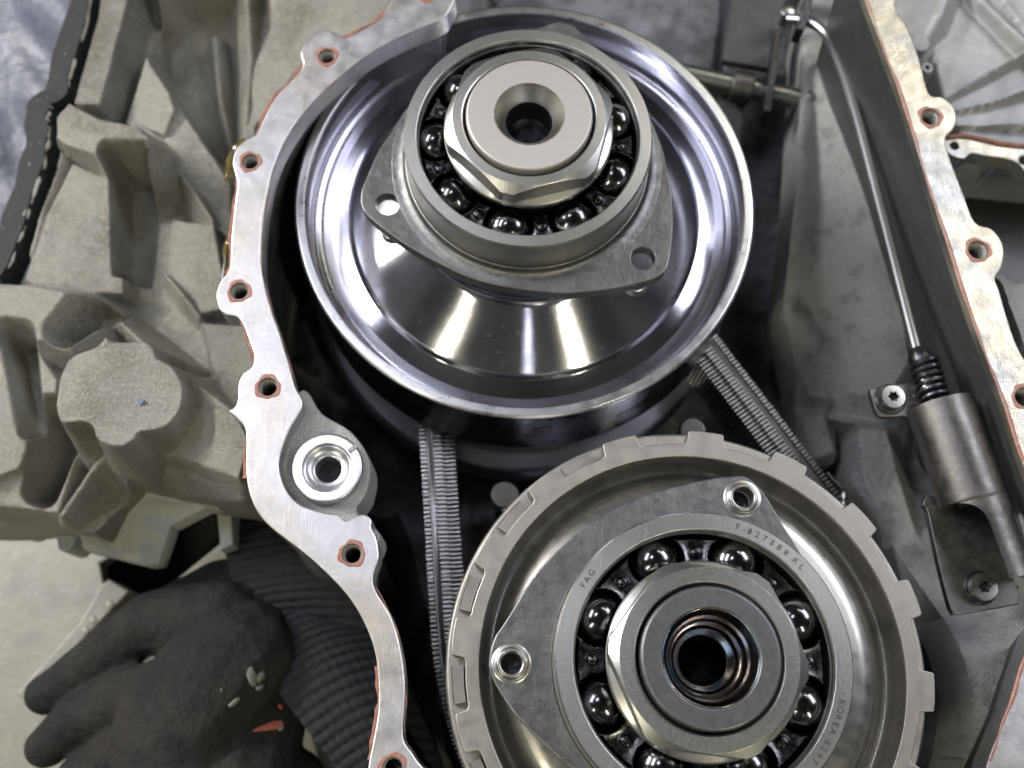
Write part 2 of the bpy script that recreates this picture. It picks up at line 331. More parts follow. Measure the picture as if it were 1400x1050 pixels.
M_KNIT = material('black_knit', (.02, .022, .027), 0, .8, [(16, .45, .7, (.06, .06, .06), .8)], [(30, .04, 2)], spec=.2)
M_TEAR = material('torn_orange_lining', (.38, .08, .045), 0, .6, [(12, .4, .7, (.5, .2, .13), .8)], [(20, .03, 2)])
M_CHIP = material('dried_white_paint', (.17, .17, .15), 0, .5, [(8, .4, .7, (.25, .25, .2), .7)], [(20, .03, 2)])
M_BENCH = material('bench_steel', (.27, .26, .205), .1, .42, [(.12, .4, .65, (.215, .21, .175), .8), (2, .5, .7, (.36, .35, .30), .4), (.5, .5, .62, (.20, .20, .175), .5), (12, .6, .68, (.12, .12, .10), .5)], [(3, .02, 3)], (1, .3, .5))
M_SHEET = material('wet_blue_grey_sheet', (.13, .138, .165), .0, .38, [(.4, .4, .65, (.13, .14, .18), .9), (4, .5, .7, (.28, .30, .35), .35)], [(1.1, .2, 5), (6, .03, 4)], (1, .3, .5))
M_RUB = material('black_rubber', (.008, .008, .01), 0, .7, [(5, .64, .7, (.22, .22, .2), .6)], [(8, .03, 3)])

M_BLUEP = material('blue_paint', (.10, .14, .24), 0, .5)
CU = (1.004, 19.961, 0.); CL = (6.197, 2.024, 0.)
def pol(c, r, a): return (c[0]+r*math.cos(R(a)), c[1]+r*math.sin(R(a)))

# ================================================================ setting
fl = WL([(-500, 560), (700, 560), (700, 1500), (-500, 1500)], -30)
mesh('floor', [(p[0]*1, p[1], -30) for p in [(-80, -60), (80, -60), (80, 90), (-80, 90)]], [(0, 1, 2, 3)], M_BLK, kind='structure', smooth=False)
ZB = -24
bench_out = WL([(-400, 560), (500, 560), (500, 1300), (-400, 1300)], ZB)
gap = WL([(136, 770), (262, 690), (330, 700), (312, 735), (186, 838), (150, 850)], ZB)
plate('workbench', bench_out, [gap], ZB, 1.2, M_BENCH, kind='structure', bevel=.08)
# crumpled wet sheet beyond the casting, upper left
def sheet():
    pts = WL([(-500, -700), (360, -700), (360, 560), (-500, 560)], -20); xs = [p[0] for p in pts]; ys = [p[1] for p in pts]
    X, Y = np.meshgrid(np.linspace(min(xs), max(xs), 150), np.linspace(min(ys), max(ys), 150))
    H = -20+.35*np.sin(X*.7+2*np.sin(Y*.35))+.25*np.sin(Y*1.1+X*.3)+.15*np.sin(X*2+Y*1.3)
    vs = np.c_[X.ravel(), Y.ravel(), H.ravel()].tolist(); fs = [(j*150+i, j*150+i+1, (j+1)*150+i+1, (j+1)*150+i) for j in range(149) for i in range(149)]
    return mesh('plastic_sheet', vs, fs, M_SHEET, None, (-14, 25, -20), label='wet blue grey plastic sheet under the casting at upper left', category='sheet')
sheet()

# ================================================================ transmission case
case = thing('transmission_case', 'cast aluminium transmission case with pale machined flange and red sealant', 'gearbox case', (0, 0, -30))
ZF = -3.0
LO = [(560, -70), (548, -25), (530, 8), (519, 25), (497, 39), (473, 51), (460, 46), (447, 41), (432, 45), (418, 58), (411, 74), (414, 88), (404, 104), (380, 128), (364, 155), (351, 182), (336, 190), (324, 202),
      (318, 220), (322, 240), (324, 253), (320, 286), (316, 328), (314, 366), (303, 382), (296, 400), (299, 420), (309, 430), (323, 433), (333, 445), (341, 467), (347, 485), (345, 500), (333, 510), (326, 525), (325, 545), (321, 556), (313, 562),
      (324, 572), (336, 590), (336, 640), (341, 675), (352, 700), (366, 717), (383, 731), (417, 757), (450, 787), (477, 817), (497, 850), (510, 883), (516, 917), (517, 967), (511, 1007), (503, 1050), (500, 1110), (560, 1130)]
LI = [(650, 1130), (612, 1085), (590, 1060), (573, 1043), (563, 1028), (554, 1016), (551, 1000), (553, 967), (554, 933), (548, 887), (535, 843), (513, 806), (511, 785), (518, 763), (515, 737), (508, 722), (508, 711), (498, 703), (484, 707), (472, 711), (462, 703),
      (446, 701), (430, 697), (408, 688), (391, 670), (382, 644), (384, 620), (396, 588), (414, 554), (403, 528), (394, 496), (382, 456), (367, 412), (357, 362), (359, 305), (369, 248), (378, 218), (391, 190), (408, 163), (426, 141), (448, 119), (471, 99), (499, 77), (529, 59), (565, 42), (605, 25), (617, 10), (624, -10), (630, -70)]
lo, li = smooth_pts(WL(LO, ZF), 4, False), smooth_pts(WL(LI, ZF), 4, False)
LH = [((447, 77), 13), ((342, 221), 12.5), ((327, 398), 13), ((366, 529), 13.5), ((481, 757), 13.5), ((537, 1050), 13.5), ((583, -9), 13)]
holesL = [(*W(*c, ZF), r/40.5) for c, r in LH]
plate('mating_flange', lo+li, [circ(x, y, r, 28) for x, y, r in holesL], ZF, 1.1, M_MACH, case, (-5, 5, ZF), .06)
RO = [(1222, -70), (1224, 0), (1228, 18), (1241, 38), (1257, 80), (1270, 127), (1287, 132), (1302, 143), (1308, 160), (1303, 176), (1293, 188), (1298, 213), (1317, 263), (1333, 303), (1355, 312), (1369, 328), (1373, 346), (1369, 366), (1361, 380), (1366, 395), (1377, 433), (1393, 477), (1420, 520), (1440, 560), (1445, 640)]
RI = [(1420, 690), (1398, 633), (1367, 540), (1333, 450), (1300, 352), (1260, 227), (1237, 150), (1213, 83), (1182, 0), (1160, -70)]
ro, ri = smooth_pts(WL(RO, ZF), 4, False), smooth_pts(WL(RI, ZF), 4, False)
RH = [((1272, 160), 14), ((1337, 342), 14.5), ((1401, 543), 14)]
holesR = [(*W(*c, ZF), r/39.) for c, r in RH]
plate('mating_flange', ro+ri, [circ(x, y, r, 28) for x, y, r in holesR], ZF, .45, M_MACHWARM, case, (16, 22, ZF), .06, label='right hand flange strip with yellowish stains')
BO = WL([(1340, 1075), (1352, 1035), (1372, 985), (1395, 915), (1415, 860), (1520, 900), (1450, 1110)], ZF)
plate('mating_flange', BO, [circ(*W(1432, 1010, ZF), .36, 24)], ZF, 1.1, M_MACH, case, (17, -1, ZF), .06)
# threaded bores seen through the holes, red sealant rings round them
cupm = bpy.data.meshes.new('bore')
for i, (x, y, r) in enumerate(holesL+holesR):
    prof = [(r+.13, -.08), (r, -.08)]
    z = -.08
    for k in range(12): prof += [(r-.002, z-.06), (r-.05, z-.12)]; z -= .12
    prof += [(r-.05, -3), (.001, -3.02), (.001, -3.2), (r+.13, -3.2)]
    if i == 0: b0 = lathe('bolt_hole', prof, M_CASTD, case, (x, y, ZF), 28, r=0)
    else:
        b = dup(b0, case); b.location = (Vector((x, y, ZF))-ORG[case.name])*S; ORG[b.name] = Vector((x, y, ZF)); k_ = r/holesL[0][2]; b.scale = (k_, k_, 1)
    n = 40; vs = []; fs = []
    for k in range(n):
        a = 2*PI*k/n; jig = .035*math.sin(3*a+i)+.02*math.sin(7*a+i*2)
        for rr, zz in ((r+.005, -.02), (r+.01, .025), (r+.1+jig, .028), (r+.14+jig, -.01)): vs.append((x+rr*math.cos(a), y+rr*math.sin(a), ZF+zz))
    for k in range(n):
        for q in range(3): l = (k+1) % n; fs.append((k*4+q, l*4+q, l*4+q+1, k*4+q+1))
    mesh('sealant_ring', vs, fs, M_SEAL, case, (x, y, ZF))
def bead(pts_px, z, r, mat, name='sealant_bead', wob=.03, off=(0, 0)):
    P = smooth_pts([W(*p, z) for p in pts_px], 6, False); q = []; rs = []
    for i, p in enumerate(P): q.append((p[0]+.02*math.sin(i*.9), p[1]+.02*math.sin(i*.6), z)); rs.append(r*(.8+.3*math.sin(i*.45+pts_px[0][0])+.12*math.sin(i*1.7)))
    return tube(name, q, rs, mat, case, (*P[0], z), 6)
ZS = ZF-.15
for seg in ([(540, 4), (519, 24), (497, 38), (473, 51), (462, 53)], [(415, 88), (404, 104), (380, 127), (364, 154), (351, 184)], [(324, 248), (320, 286), (316, 328), (314, 366), (309, 376)],
            [(330, 441), (340, 465), (347, 483), (347, 497)], [(336, 610), (335, 630), (337, 655)], [(516, 910), (518, 945), (517, 970), (511, 1007), (504, 1040)]):
    bead(seg, ZS, .10, M_SEAL)
for seg in ([(605, 26), (565, 43), (529, 60), (500, 77), (471, 100), (448, 120), (426, 142), (408, 164), (391, 191)], [(391, 191), (378, 219), (369, 249), (360, 300), (357, 362), (367, 412), (382, 456), (394, 496), (402, 525)]):
    bead(seg, ZF-.12, .05, M_SEAL)
bead([(513, 803), (535, 843), (548, 887), (554, 933), (554, 967), (552, 1000)], ZF-.12, .035, M_SEAL)
bead([(1184, 0), (1215, 84), (1239, 150), (1262, 227), (1302, 352), (1335, 450), (1369, 540), (1399, 630)], ZF-.02, .075, M_SEAL)
bead([(1412, 868), (1393, 925), (1372, 988), (1353, 1040)], ZF-.02, .07, M_SEAL)
# inner side walls falling from the flange to the case floor
def wall(name, pts, z0, z1, mat, off=(0, 0), thick=.35, flip=1, inset=.02):
    vs = []; fs = []; n = len(pts)
    for i, p in enumerate(pts):
        a = np.array(pts[max(i-1, 0)]); b = np.array(pts[min(i+1, n-1)]); t = (b-a)/np.linalg.norm(b-a); nn = np.array([-t[1], t[0]])*flip
        for d, z in ((inset, z0), (inset+.03-off[0], z1), (thick-off[0], z1), (thick, z0)): q = np.array(p)+nn*d; vs.append((q[0], q[1], z))
    for i in range(n-1):
        for k in range(4): l = (k+1) % 4; fs.append((i*4+k, i*4+l, i*4+4+l, i*4+4+k))
    return mesh(name, vs, fs, mat, case, (*pts[n//2], z0), ang=60)
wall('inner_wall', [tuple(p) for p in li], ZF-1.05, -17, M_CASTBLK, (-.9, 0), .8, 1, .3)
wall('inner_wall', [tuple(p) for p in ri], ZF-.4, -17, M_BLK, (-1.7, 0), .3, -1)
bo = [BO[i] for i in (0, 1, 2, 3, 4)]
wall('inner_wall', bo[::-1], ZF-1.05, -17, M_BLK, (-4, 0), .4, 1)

# inside floor of the case
inner_clip = [(300, -200), (1330, -200), (1560, 700), (1500, 1350), (500, 1350), (330, 700), (250, 300)]
IF = [
 ('max', [(610, -150), (1016, -150), (972, 108), (905, 80), (700, 60)], [-12.5, -12.5, -13.5, -13.5, -13], 3),
 ('line', [(420, 440), (470, 600), (520, 700)], -15.2, (.25, 1.6)), ('line', [(400, 500), (470, 545)], -15.2, (.2, 1.6)), ('line', [(480, 640), (600, 900)], -15, (.5, 1.2)),
 ('line', [(1108, 60), (1085, 260), (1075, 420), (1140, 505), (1190, 560)], [-11.2, -10.5, -11, -11.5, -12], (.55, .9)),
 ('max', [(1100, 150), (1165, 130), (1200, 330), (1250, 480), (1215, 540), (1160, 540), (1105, 450), (1090, 300)], [-11.6, -11, -11, -10.6, -10.8, -11.8, -12, -12], 1.2, .5),
 ('line', [(1146, 60), (1150, 130), (1172, 165), (1215, 330), (1246, 430)], [-10.6, -10.6, -10.3, -10.1, -10], (.5, .8)),
 ('max', [(1100, 490), (1118, 500), (1148, 545), (1120, 548)], -12, 1.5), ('max', [(1095, 560), (1120, 565), (1140, 620), (1110, 625)], -13, 1.2, .4),
 ('max', [(1175, 585), (1212, 590), (1228, 650), (1262, 760), (1240, 775), (1185, 660)], -10.6, 1.6),
 ('max', [(1235, 790), (1300, 830), (1370, 820), (1345, 885), (1300, 890), (1250, 860)], -10.5, 1.2, .4),
 ('line', [(1262, 870), (1300, 905), (1350, 915), (1420, 905)], -9.2, (.5, .9)),
 ('max', [(1240, 850), (1460, 850), (1440, 900), (1360, 1150), (1262, 1150)], [-10, -6.5, -6, -7, -10.5], 1.5, .5), ('max', [(1298, 915), (1345, 905), (1352, 985), (1318, 990), (1298, 950)], -7.2, 1.4, .5),
 ('max', [(1345, 915), (1400, 905), (1400, 940), (1362, 990), (1340, 960)], -5.8, .9, .5),
 ('line', [(1283, 905), (1300, 1000), (1285, 1070)], -10.8, (.35, 1.5)),
 ('min', [(1005, -60), (1092, -60), (1085, 120), (1070, 300), (1000, 250), (985, 110)], -20, 5),
 ('max', [(640, 640), (760, 700), (700, 900), (620, 760)], -15.5, 1.5, .5),
]
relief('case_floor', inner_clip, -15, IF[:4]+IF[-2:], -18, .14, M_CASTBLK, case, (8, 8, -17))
relief('inner_casting', [(1098, 40), (1120, -60), (1200, -60), (1330, 300), (1420, 560), (1560, 900), (1480, 1200), (1262, 1200), (1250, 960), (1238, 860), (1205, 740), (1160, 660), (1168, 585), (1130, 556), (1100, 520), (1066, 430), (1080, 280)], -11.5, IF[4:-2], -14.5, .07, M_CASTD, case, (18, 14, -14), skirt=3, k=.22)
relief('floor_boss', [(1082, 478), (1112, 486), (1152, 552), (1142, 632), (1112, 640), (1090, 600)], -12.5, [('max', [(1092, 488), (1114, 498), (1136, 546), (1108, 540)], -11.8, 1.6, .4), ('max', [(1098, 566), (1126, 566), (1140, 618), (1112, 626)], -12.2, 1.4, .5)], -13.6, .08, M_CASTD, case, (*W(1110, 560, -13), -13), skirt=2.5)
# outside wall of the case, left: ribs, bosses and recesses of the raw casting
lo_px = [(562, -60)]+LO[2:-1]
clipL = [(140, -140), (120, 0), (93, 95), (84, 128), (62, 145), (58, 180), (54, 205), (34, 270), (14, 345), (-60, 420), (-160, 700), (0, 690), (80, 706), (120, 668), (160, 645), (345, 690), (352, 705), (420, 760), (480, 730), (420, 600), (380, 500), (350, 400), (370, 260), (450, 110), (600, 20), (620, -140)]
LF = [
 ('max', [(120, -140), (176, -140), (174, 0), (136, 142), (97, 142), (120, 0)], -8.3, 5, .3),
 ('max', [(216, -140), (292, -140), (268, 34), (228, 62), (224, 110), (238, 150), (226, 186), (174, 166), (196, 90), (214, 20)], [-8.2, -8.0, -8.5, -8.7, -8.9, -9.1, -9.3, -9.3, -8.9, -8.6], 5, .2),
 ('max', [(360, -140), (640, -140), (520, 20), (440, 40), (402, 90), (350, 182), (352, 120), (372, 40)], [-8, -6, -6, -7, -8.2, -10, -10.6, -9], 4, .2),
 ('max', [(172, 164), (226, 190), (244, 146), (285, 205), (314, 252), (318, 330), (290, 302), (246, 238), (205, 205)], [-9.2, -9.3, -9.4, -9.6, -9.8, -10, -9.7, -9.4, -9.3], 4, .12),
 ('min', [(270, 30), (352, 22), (356, 130), (344, 190), (316, 244), (285, 195), (246, 138), (236, 108), (238, 72)], -12.2, 7, .2),
 ('line', [(336, -20), (342, 80), (334, 190)], [-9.6, -10.4, -11.2], (.3, 2.4), .2), ('line', [(292, 50), (300, 130), (320, 225)], [-11.0, -11.2, -11.4], (.12, 2.4), .12),
 ('max', [(78, 160), (98, 147), (135, 163), (165, 167), (186, 172), (202, 190), (205, 226), (186, 244), (160, 238), (132, 212), (90, 196), (76, 186)], [-7.7, -7.7, -7.3, -7.1, -7.1, -7.2, -7.6, -8, -8, -8, -8, -7.9], 3.2, .35),
 ('max', [(100, 224), (158, 248), (174, 264), (168, 402), (100, 396), (34, 384), (62, 300)], [-8.7, -8.9, -9.5, -9.6, -8.9, -8.6, -8.6], 4, .3),
 ('line', [(84, 214), (60, 280), (42, 345)], -8.5, (.22, 3.2), .1),
 ('min', [(92, 224), (98, 226), (56, 340), (50, 340)], -9.8, 8, .1),
 ('min', [(182, 262), (228, 268), (214, 402), (182, 398)], -11.5, 9, .15),
 ('line', [(246, 236), (268, 268), (290, 302)], [-9.3, -9.1, -9.4], (.1, 2.4), .08), ('line', [(226, 376), (250, 404), (272, 432)], [-9.9, -9.6, -9.8], (.1, 2.6), .08),
 ('max', [(236, 300), (292, 310), (312, 420), (272, 428), (230, 380)], [-10, -9.6, -9.6, -10, -10.2], 4, .12),
 ('max', [(276, 440), (332, 446), (348, 500), (326, 530), (318, 560), (296, 510)], [-9.4, -7.6, -6.4, -6, -6, -8.4], 3, .15),
 ('max', [(-120, 385), (30, 390), (95, 400), (120, 420), (124, 448), (98, 474), (40, 460), (-120, 455)], -7.5, 2.4, .5),
 ('line', [(118, 408), (170, 446), (240, 512), (312, 562)], [-8, -8.4, -7.6, -5.6], (.1, 2.8), .08),
 ('max', [(-120, 480), (50, 482), (76, 520), (68, 600), (30, 640), (-120, 690)], [-8.2, -8.2, -8.4, -8.8, -8.8, -8.2], 2.2, .4),
 ('max', [(-60, 668), (20, 630), (86, 602), (102, 628), (78, 700), (0, 692)], [-8.8, -8.6, -8.9, -9, -9.4, -9.4], 3, .25),
 ('max', [(232, 520), (262, 520), (318, 562), (336, 598), (328, 655), (250, 628), (170, 618)], [-6.6, -6.4, -5.2, -4.8, -5.8, -7, -7.7], 3, .15),
 ('line', [(156, 606), (128, 640), (84, 704)], [-7, -8.2, -9.4], (.18, 3.2), .1),
 ('line', [(160, 645), (240, 642), (330, 668)], [-8.8, -7.8, -6.6], (.16, 2.4), .12),
 ('min', [(38, 482), (54, 484), (64, 596), (56, 600)], -9.8, 3, .2), ('min', [(104, 592), (126, 606), (108, 645), (88, 690), (84, 688), (102, 640)], -11.5, 3.4, .15),
 ('min', [(150, 430), (176, 442), (140, 458), (116, 476)], -9.8, 2.6, .15),
 ('maxs', [(80, 530), (86, 508), (100, 487), (130, 476), (140, 468), (145, 461), (150, 467), (165, 468), (196, 468), (209, 476), (213, 490), (232, 500), (246, 520), (249, 540), (243, 562), (228, 580), (208, 587), (190, 590), (181, 601), (165, 609), (146, 606), (132, 598), (128, 584), (118, 576), (100, 576), (84, 576), (77, 555)], -5.0, 5.0, .10),
]
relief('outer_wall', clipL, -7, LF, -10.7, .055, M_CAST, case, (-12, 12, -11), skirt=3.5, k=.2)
pdc = W(192, 549, -4.93); plate('paint_dot', [(pdc[0]+.12*math.cos(a)*(1+.25*math.sin(5*a)), pdc[1]+.11*math.sin(a)*(1+.3*math.sin(3*a))) for a in [2*PI*k/20 for k in range(20)]], [], -4.90, .08, M_BLUEP, case, (*pdc, -4.93), .01)
# pad round the dowel sleeve, lying lower than the flange
PAD = [(404, 540), (420, 535), (440, 565), (480, 590), (506, 630), (502, 672), (488, 700), (520, 730), (505, 760), (470, 735), (400, 705), (370, 650), (380, 590)]
plate('dowel_pad', smooth_pts(WL(PAD, ZF-.75), 4), [circ(*W(447, 639, ZF-.3), .5, 32)], ZF-.75, 2.2, M_CASTD, case, (-5, 9, ZF-.75), .12)
# pale sealant and rubber strip along the outer edge of the casting
EDGE = [(138, -90), (126, 0), (98, 95), (92, 128), (72, 143), (64, 165), (66, 190), (56, 235), (38, 290), (22, 340), (-10, 395)]
P = smooth_pts([W(p[0]-2, p[1], -9.2) for p in EDGE], 8, False)
tube('sealant_bead', [(p[0]+.05*math.sin(i*1.3)+rng.normal()*.03, p[1], -9.2+.04*math.sin(i)) for i, p in enumerate(P)], [.12*(.6+.5*abs(math.sin(i*.9))+.25*abs(rng.normal())) for i in range(len(P))], M_SEALW, case, (*P[0], -9.2), 8, label='pale torn sealant along the outer edge')
strip = [W(p[0]-13, p[1], -9.3) for p in EDGE]; P = smooth_pts(strip, 8, False)
vs = []; fs = []
for i, p in enumerate(P):
    a, b = P[max(i-1, 0)], P[min(i+1, len(P)-1)]; t = (b-a)/np.linalg.norm(b-a); nn = np.array([-t[1], t[0]]); w = .5+.05*math.sin(i*.6)+rng.normal()*.012
    for s, z in ((-w, -10.6), (-w, -9.1), (w, -9.0), (w, -10.6)): q = p+nn*s; vs.append((q[0], q[1], z))
for i in range(len(P)-1):
    for k in range(4): l = (k+1) % 4; fs.append((i*4+k, i*4+l, i*4+4+l, i*4+4+k))
mesh('rubber_edge_strip', vs, fs, M_RUB, None, (*P[len(P)//2], -10), label='black rubber strip with torn pale sealant along the casting edge', category='rubber strip', ang=50)
# amber oil lying against the flange
def puddle(px, z, rx, name='oil_film'):
    c = W(*px, z); n = 20; vs = [(c[0], c[1], z+.05)]; fs = []
    for k in range(n): a = 2*PI*k/n; r = 1+.25*math.sin(3*a+px[0])+.15*math.sin(5*a); vs.append((c[0]+rx[0]*r*math.cos(a), c[1]+rx[1]*r*math.sin(a), z-.12))
    for k in range(n): fs.append((0, 1+k, 1+(k+1) % n))
    return mesh(name, vs, fs, M_OIL, case, (*c, z))
puddle((330, 197), ZF-1.3, (.35, .25)); puddle((316, 225), ZF-1.9, (.3, .6)); puddle((309, 350), ZF-1.8, (.18, .8))

# ================================================================ lower side bracket, lugs, riveted strip
low = thing('lower_casting', 'ribbed grey casting jutting out below the case at lower left', 'casting', (*W(200, 720, -14), -16))
LC = [('max', [(-60, 690), (85, 705), (150, 650), (345, 690), (345, 712), (270, 690), (190, 682), (150, 700), (138, 738), (60, 720)], [-12.4, -12.2, -10.8, -9.6, -9.8, -10.8, -11.5, -12, -12.6, -12.8], 2, .2),
      ('max', [(150, 700), (190, 690), (240, 684), (300, 692), (300, 705), (232, 716), (190, 762), (120, 748), (112, 735)], [-13, -12.6, -12.2, -12, -12.6, -13, -13.6, -13.6, -13.4], 2, .2),
      ('line', [(85, 707), (160, 672), (240, 655), (340, 690)], [-12, -11, -10.2, -9.2], (.2, 1.2), .15), ('line', [(30, 706), (140, 736)], [-12.6, -12.8], (.35, 1.2), .2), ('line', [(110, 748), (188, 762), (232, 716), (300, 706)], [-13.4, -13.6, -12.8, -12.6], (.25, 1.2), .2)]
relief('lower_web', [(-60, 660), (60, 705), (108, 728), (106, 748), (186, 766), (205, 764), (238, 722), (300, 708), (350, 712), (350, 640), (150, 600), (0, 640)], -12.5, LC, -14.5, .05, M_CASTBL, low, (*W(200, 720, -14), -14), skirt=1.2)
for i, (px, sc_) in enumerate((((33, 716), 1.0), ((94, 742), .8))):
    o_ = WL([(px[0]-23*sc_, px[1]-20*sc_), (px[0]+16*sc_, px[1]-12*sc_), (px[0]+14*sc_, px[1]+6*sc_), (px[0]+4*sc_, px[1]+15*sc_), (px[0]-10*sc_, px[1]+15*sc_), (px[0]-14*sc_, px[1]+3*sc_), (px[0]-16*sc_, px[1]-8*sc_)], -14)
    plate('lug', smooth_pts(o_, 4), [], -13.6, 2.2, M_CASTBL, low, (*o_[0], -14), .08)
post = WL([(306, 694), (326, 696), (330, 752), (313, 760)], -14); plate('post', post, [], -12.5, 2.5, M_CASTBL, low, (*post[0], -14), .1)
st = thing('riveted_strip', 'light metal strip with round rivets running down to the glove', 'metal strip', (*W(130, 850, -21), -23.8))
so = WL([(148, 792), (177, 808), (120, 868), (60, 930), (40, 960), (20, 950), (110, 850), (138, 800)], -21.5)
plate('strip', so, [], -21.5, 2.2, M_BENCH, st, (*so[0], -21.5), .1)
riv = None
for px in ((150, 827), (127, 848), (117, 862)):
    q = W(*px, -21.5)
    if riv is None: riv = lathe('rivet', [(.001, .06), (.15, .05), (.22, .01), (.23, -.02), (.001, -.02)], M_BENCH, st, (*q, -21.5), 20, r=.02, closed=False); 
    else: rr = dup(riv, st); rr.location = (Vector((*q, -21.5))-ORG[st.name])*S

# ================================================================ bell housing, upper right
bell = thing('bell_housing', 'pale ribbed bell housing casting behind the right flange', 'housing', (*W(1340, 100, -9), -14))
BF = [('max', [(1290, 140), (1236, -120), (1330, -160), (1600, -160), (1600, 300), (1330, 215)], [-8.4, -8.4, -8.3, -8, -8, -8.2], 3, .1),
      ('line', [(1292, 140), (1360, 95), (1440, 50)], [-8.1, -7.5, -7.1], (.1, 6), .06), ('line', [(1297, 155), (1360, 138), (1440, 110)], [-8.1, -7.7, -7.3], (.08, 6), .06), ('line', [(1300, 172), (1360, 170), (1440, 168)], [-8.1, -7.8, -7.5], (.07, 6), .06),
      ('line', [(1300, -60), (1345, 0), (1400, 52), (1440, 80)], [-7.6, -7.5, -7.4, -7.2], (.16, 5), .08), ('line', [(1345, -40), (1390, 20), (1420, 60)], [-7.8, -7.6, -7.5], (.08, 5), .06),
      ('line', [(1312, -60), (1285, 20), (1262, 60)], [-7.2, -7.4, -8], (.25, 1.6), .15)]
relief('bell_wall', [(1205, -150), (1560, -150), (1560, 225), (1400, 208), (1340, 200), (1295, 190), (1240, 80)], -7, BF, -9.5, .09, M_CASTBELL, bell, (*W(1340, 100, -9), -9), skirt=3)
fo = smooth_pts(WL([(1292, 186), (1320, 186), (1360, 194), (1440, 203), (1500, 205), (1500, 260), (1430, 262), (1405, 238), (1385, 220), (1345, 213), (1328, 210), (1318, 217), (1303, 214), (1293, 205)], -6.4), 4)
plate('bell_flange', fo, [circ(*W(1305, 199, -6.4), .17, 20), circ(*W(1400, 219, -6.4), .2, 20)], -6.4, .8, M_MACHWARM, bell, (*fo[0], -6.4), .06)
tube('sealant_bead', [(*W(x, y, -6.3), -6.33) for x, y in ((1296, 187), (1320, 185), (1350, 191), (1380, 197), (1450, 202))], .09, M_SEAL, bell, (*W(1296, 187, -6.3), -6.3), 6, sub=4)
lathe('stub', [(.001, 0), (.42, 0), (.45, -.1), (.45, -1.2), (.001, -1.2)], M_CASTBELL, bell, (*W(1258, 58, -7), -7), 24)
lathe('stub', [(.12, 0), (.26, 0), (.3, -.1), (.3, -1), (.12, -1)], M_CASTBELL, bell, (*W(1268, 92, -7), -7), 20)
# second grey casting at the right edge
s2 = thing('side_casting', 'grey casting beside the right flange at the picture edge', 'casting', (*W(1400, 440, -5), -14))
relief('side_wall', [(1352, 372), (1400, 385), (1500, 380), (1560, 760), (1450, 760), (1385, 470)], -5, [('line', [(1365, 392), (1400, 470), (1450, 560)], -4.3, (.3, 1), .2), ('max', [(1380, 390), (1500, 380), (1500, 560), (1420, 520)], -4.8, 1)], -6, .1, M_CASTD, s2, (*W(1400, 440, -5), -5), skirt=4)
# black plate standing in for the dark hollow behind the flange, right
plate('void_dark_plate', WL([(1230, 150), (1560, 180), (1560, 420), (1380, 420)], -12), [], -12, .4, M_BLK, case, (15, 20, -12), .05)

# ================================================================ upper pulley
pu = thing('pulley', 'deep polished steel drum pulley in the upper half, ringed by a bright rim', 'pulley', (CU[0], CU[1], -16), 'variator pulleys')
DR = [(2.6, -2.3), (4.1, -2.35), (4.15, -2.7), (4.35, -2.9, .1), (4.45, -4.5, .35), (6.98, -5.95, .1), (7.12, -6.1, .02), (8.35, -6.48, .15), (8.5, -6.42, .05), (8.53, -6.3, .02), (8.57, -5.2), (8.62, -4.78, .02), (8.66, -4.74, .01), (8.99, -4.74, .01), (9.02, -4.78, .02), (9.02, -5.6, .02), (9.0, -5.62, .02), (9.0, -8.9, .1), (8.7, -9.12), (4.2, -8.3), (2.6, -8.3)]
lathe('drum', DR, M_DRUM, pu, CU, 256, r=.03)
lathe('floor_web', [(7.12, -6.13), (8.25, -6.43, .3), (8.47, -6.3, .1), (8.52, -6.3), (8.3, -6.6), (7.12, -6.5)], M_WEB, pu, CU, 256, r=.02)
lathe('rim', [(8.64, -4.73), (8.67, -4.66, .02), (8.96, -4.66, .04), (9.05, -4.74, .02), (9.05, -4.85), (8.64, -4.8)], M_RIM, pu, CU, 256, r=.02)
lathe('drum_skirt', [(9.03, -4.86), (9.06, -4.9), (9.06, -8.88), (9.03, -8.92)], M_DRUMS, pu, CU, 256, r=.01)
lathe('sheave', [(2.6, -10.5), (4.2, -11.2), (8.6, -11.75), (9.3, -12.0, .2), (9.45, -12.4), (9.35, -13.6, .1), (8.6, -13.9), (8.3, -15.5), (2.6, -15.5)], M_SHEAVE, pu, CU, 192, r=.06)
lathe('shaft', [(.001, -.55), (.62, -.5), (.80, -.25), (.82, .72, .03), (.86, .78), (1.19, 1.27, .03), (1.22, 1.3, .02), (2.12, 1.3, .05), (2.17, 1.22), (2.17, .9), (2.1, .8), (2.1, -2.2), (2.55, -2.3), (2.55, -15.6), (.001, -15.6)], M_SATIN, pu, CU, 160, r=.02, closed=False)
lathe('bore_chamfer', [(.825, .70), (.862, .775), (1.19, 1.275), (1.215, 1.303), (1.19, 1.303), (.85, .80)], M_STEEL, pu, CU, 128, r=.0)
lathe('bore', [(.001, -.5), (.6, -.48), (.79, -.25), (.815, .73), (.80, .73), (.77, -.24), (.59, -.44), (.001, -.46)], M_DARK, pu, CU, 96, r=.0, closed=False)
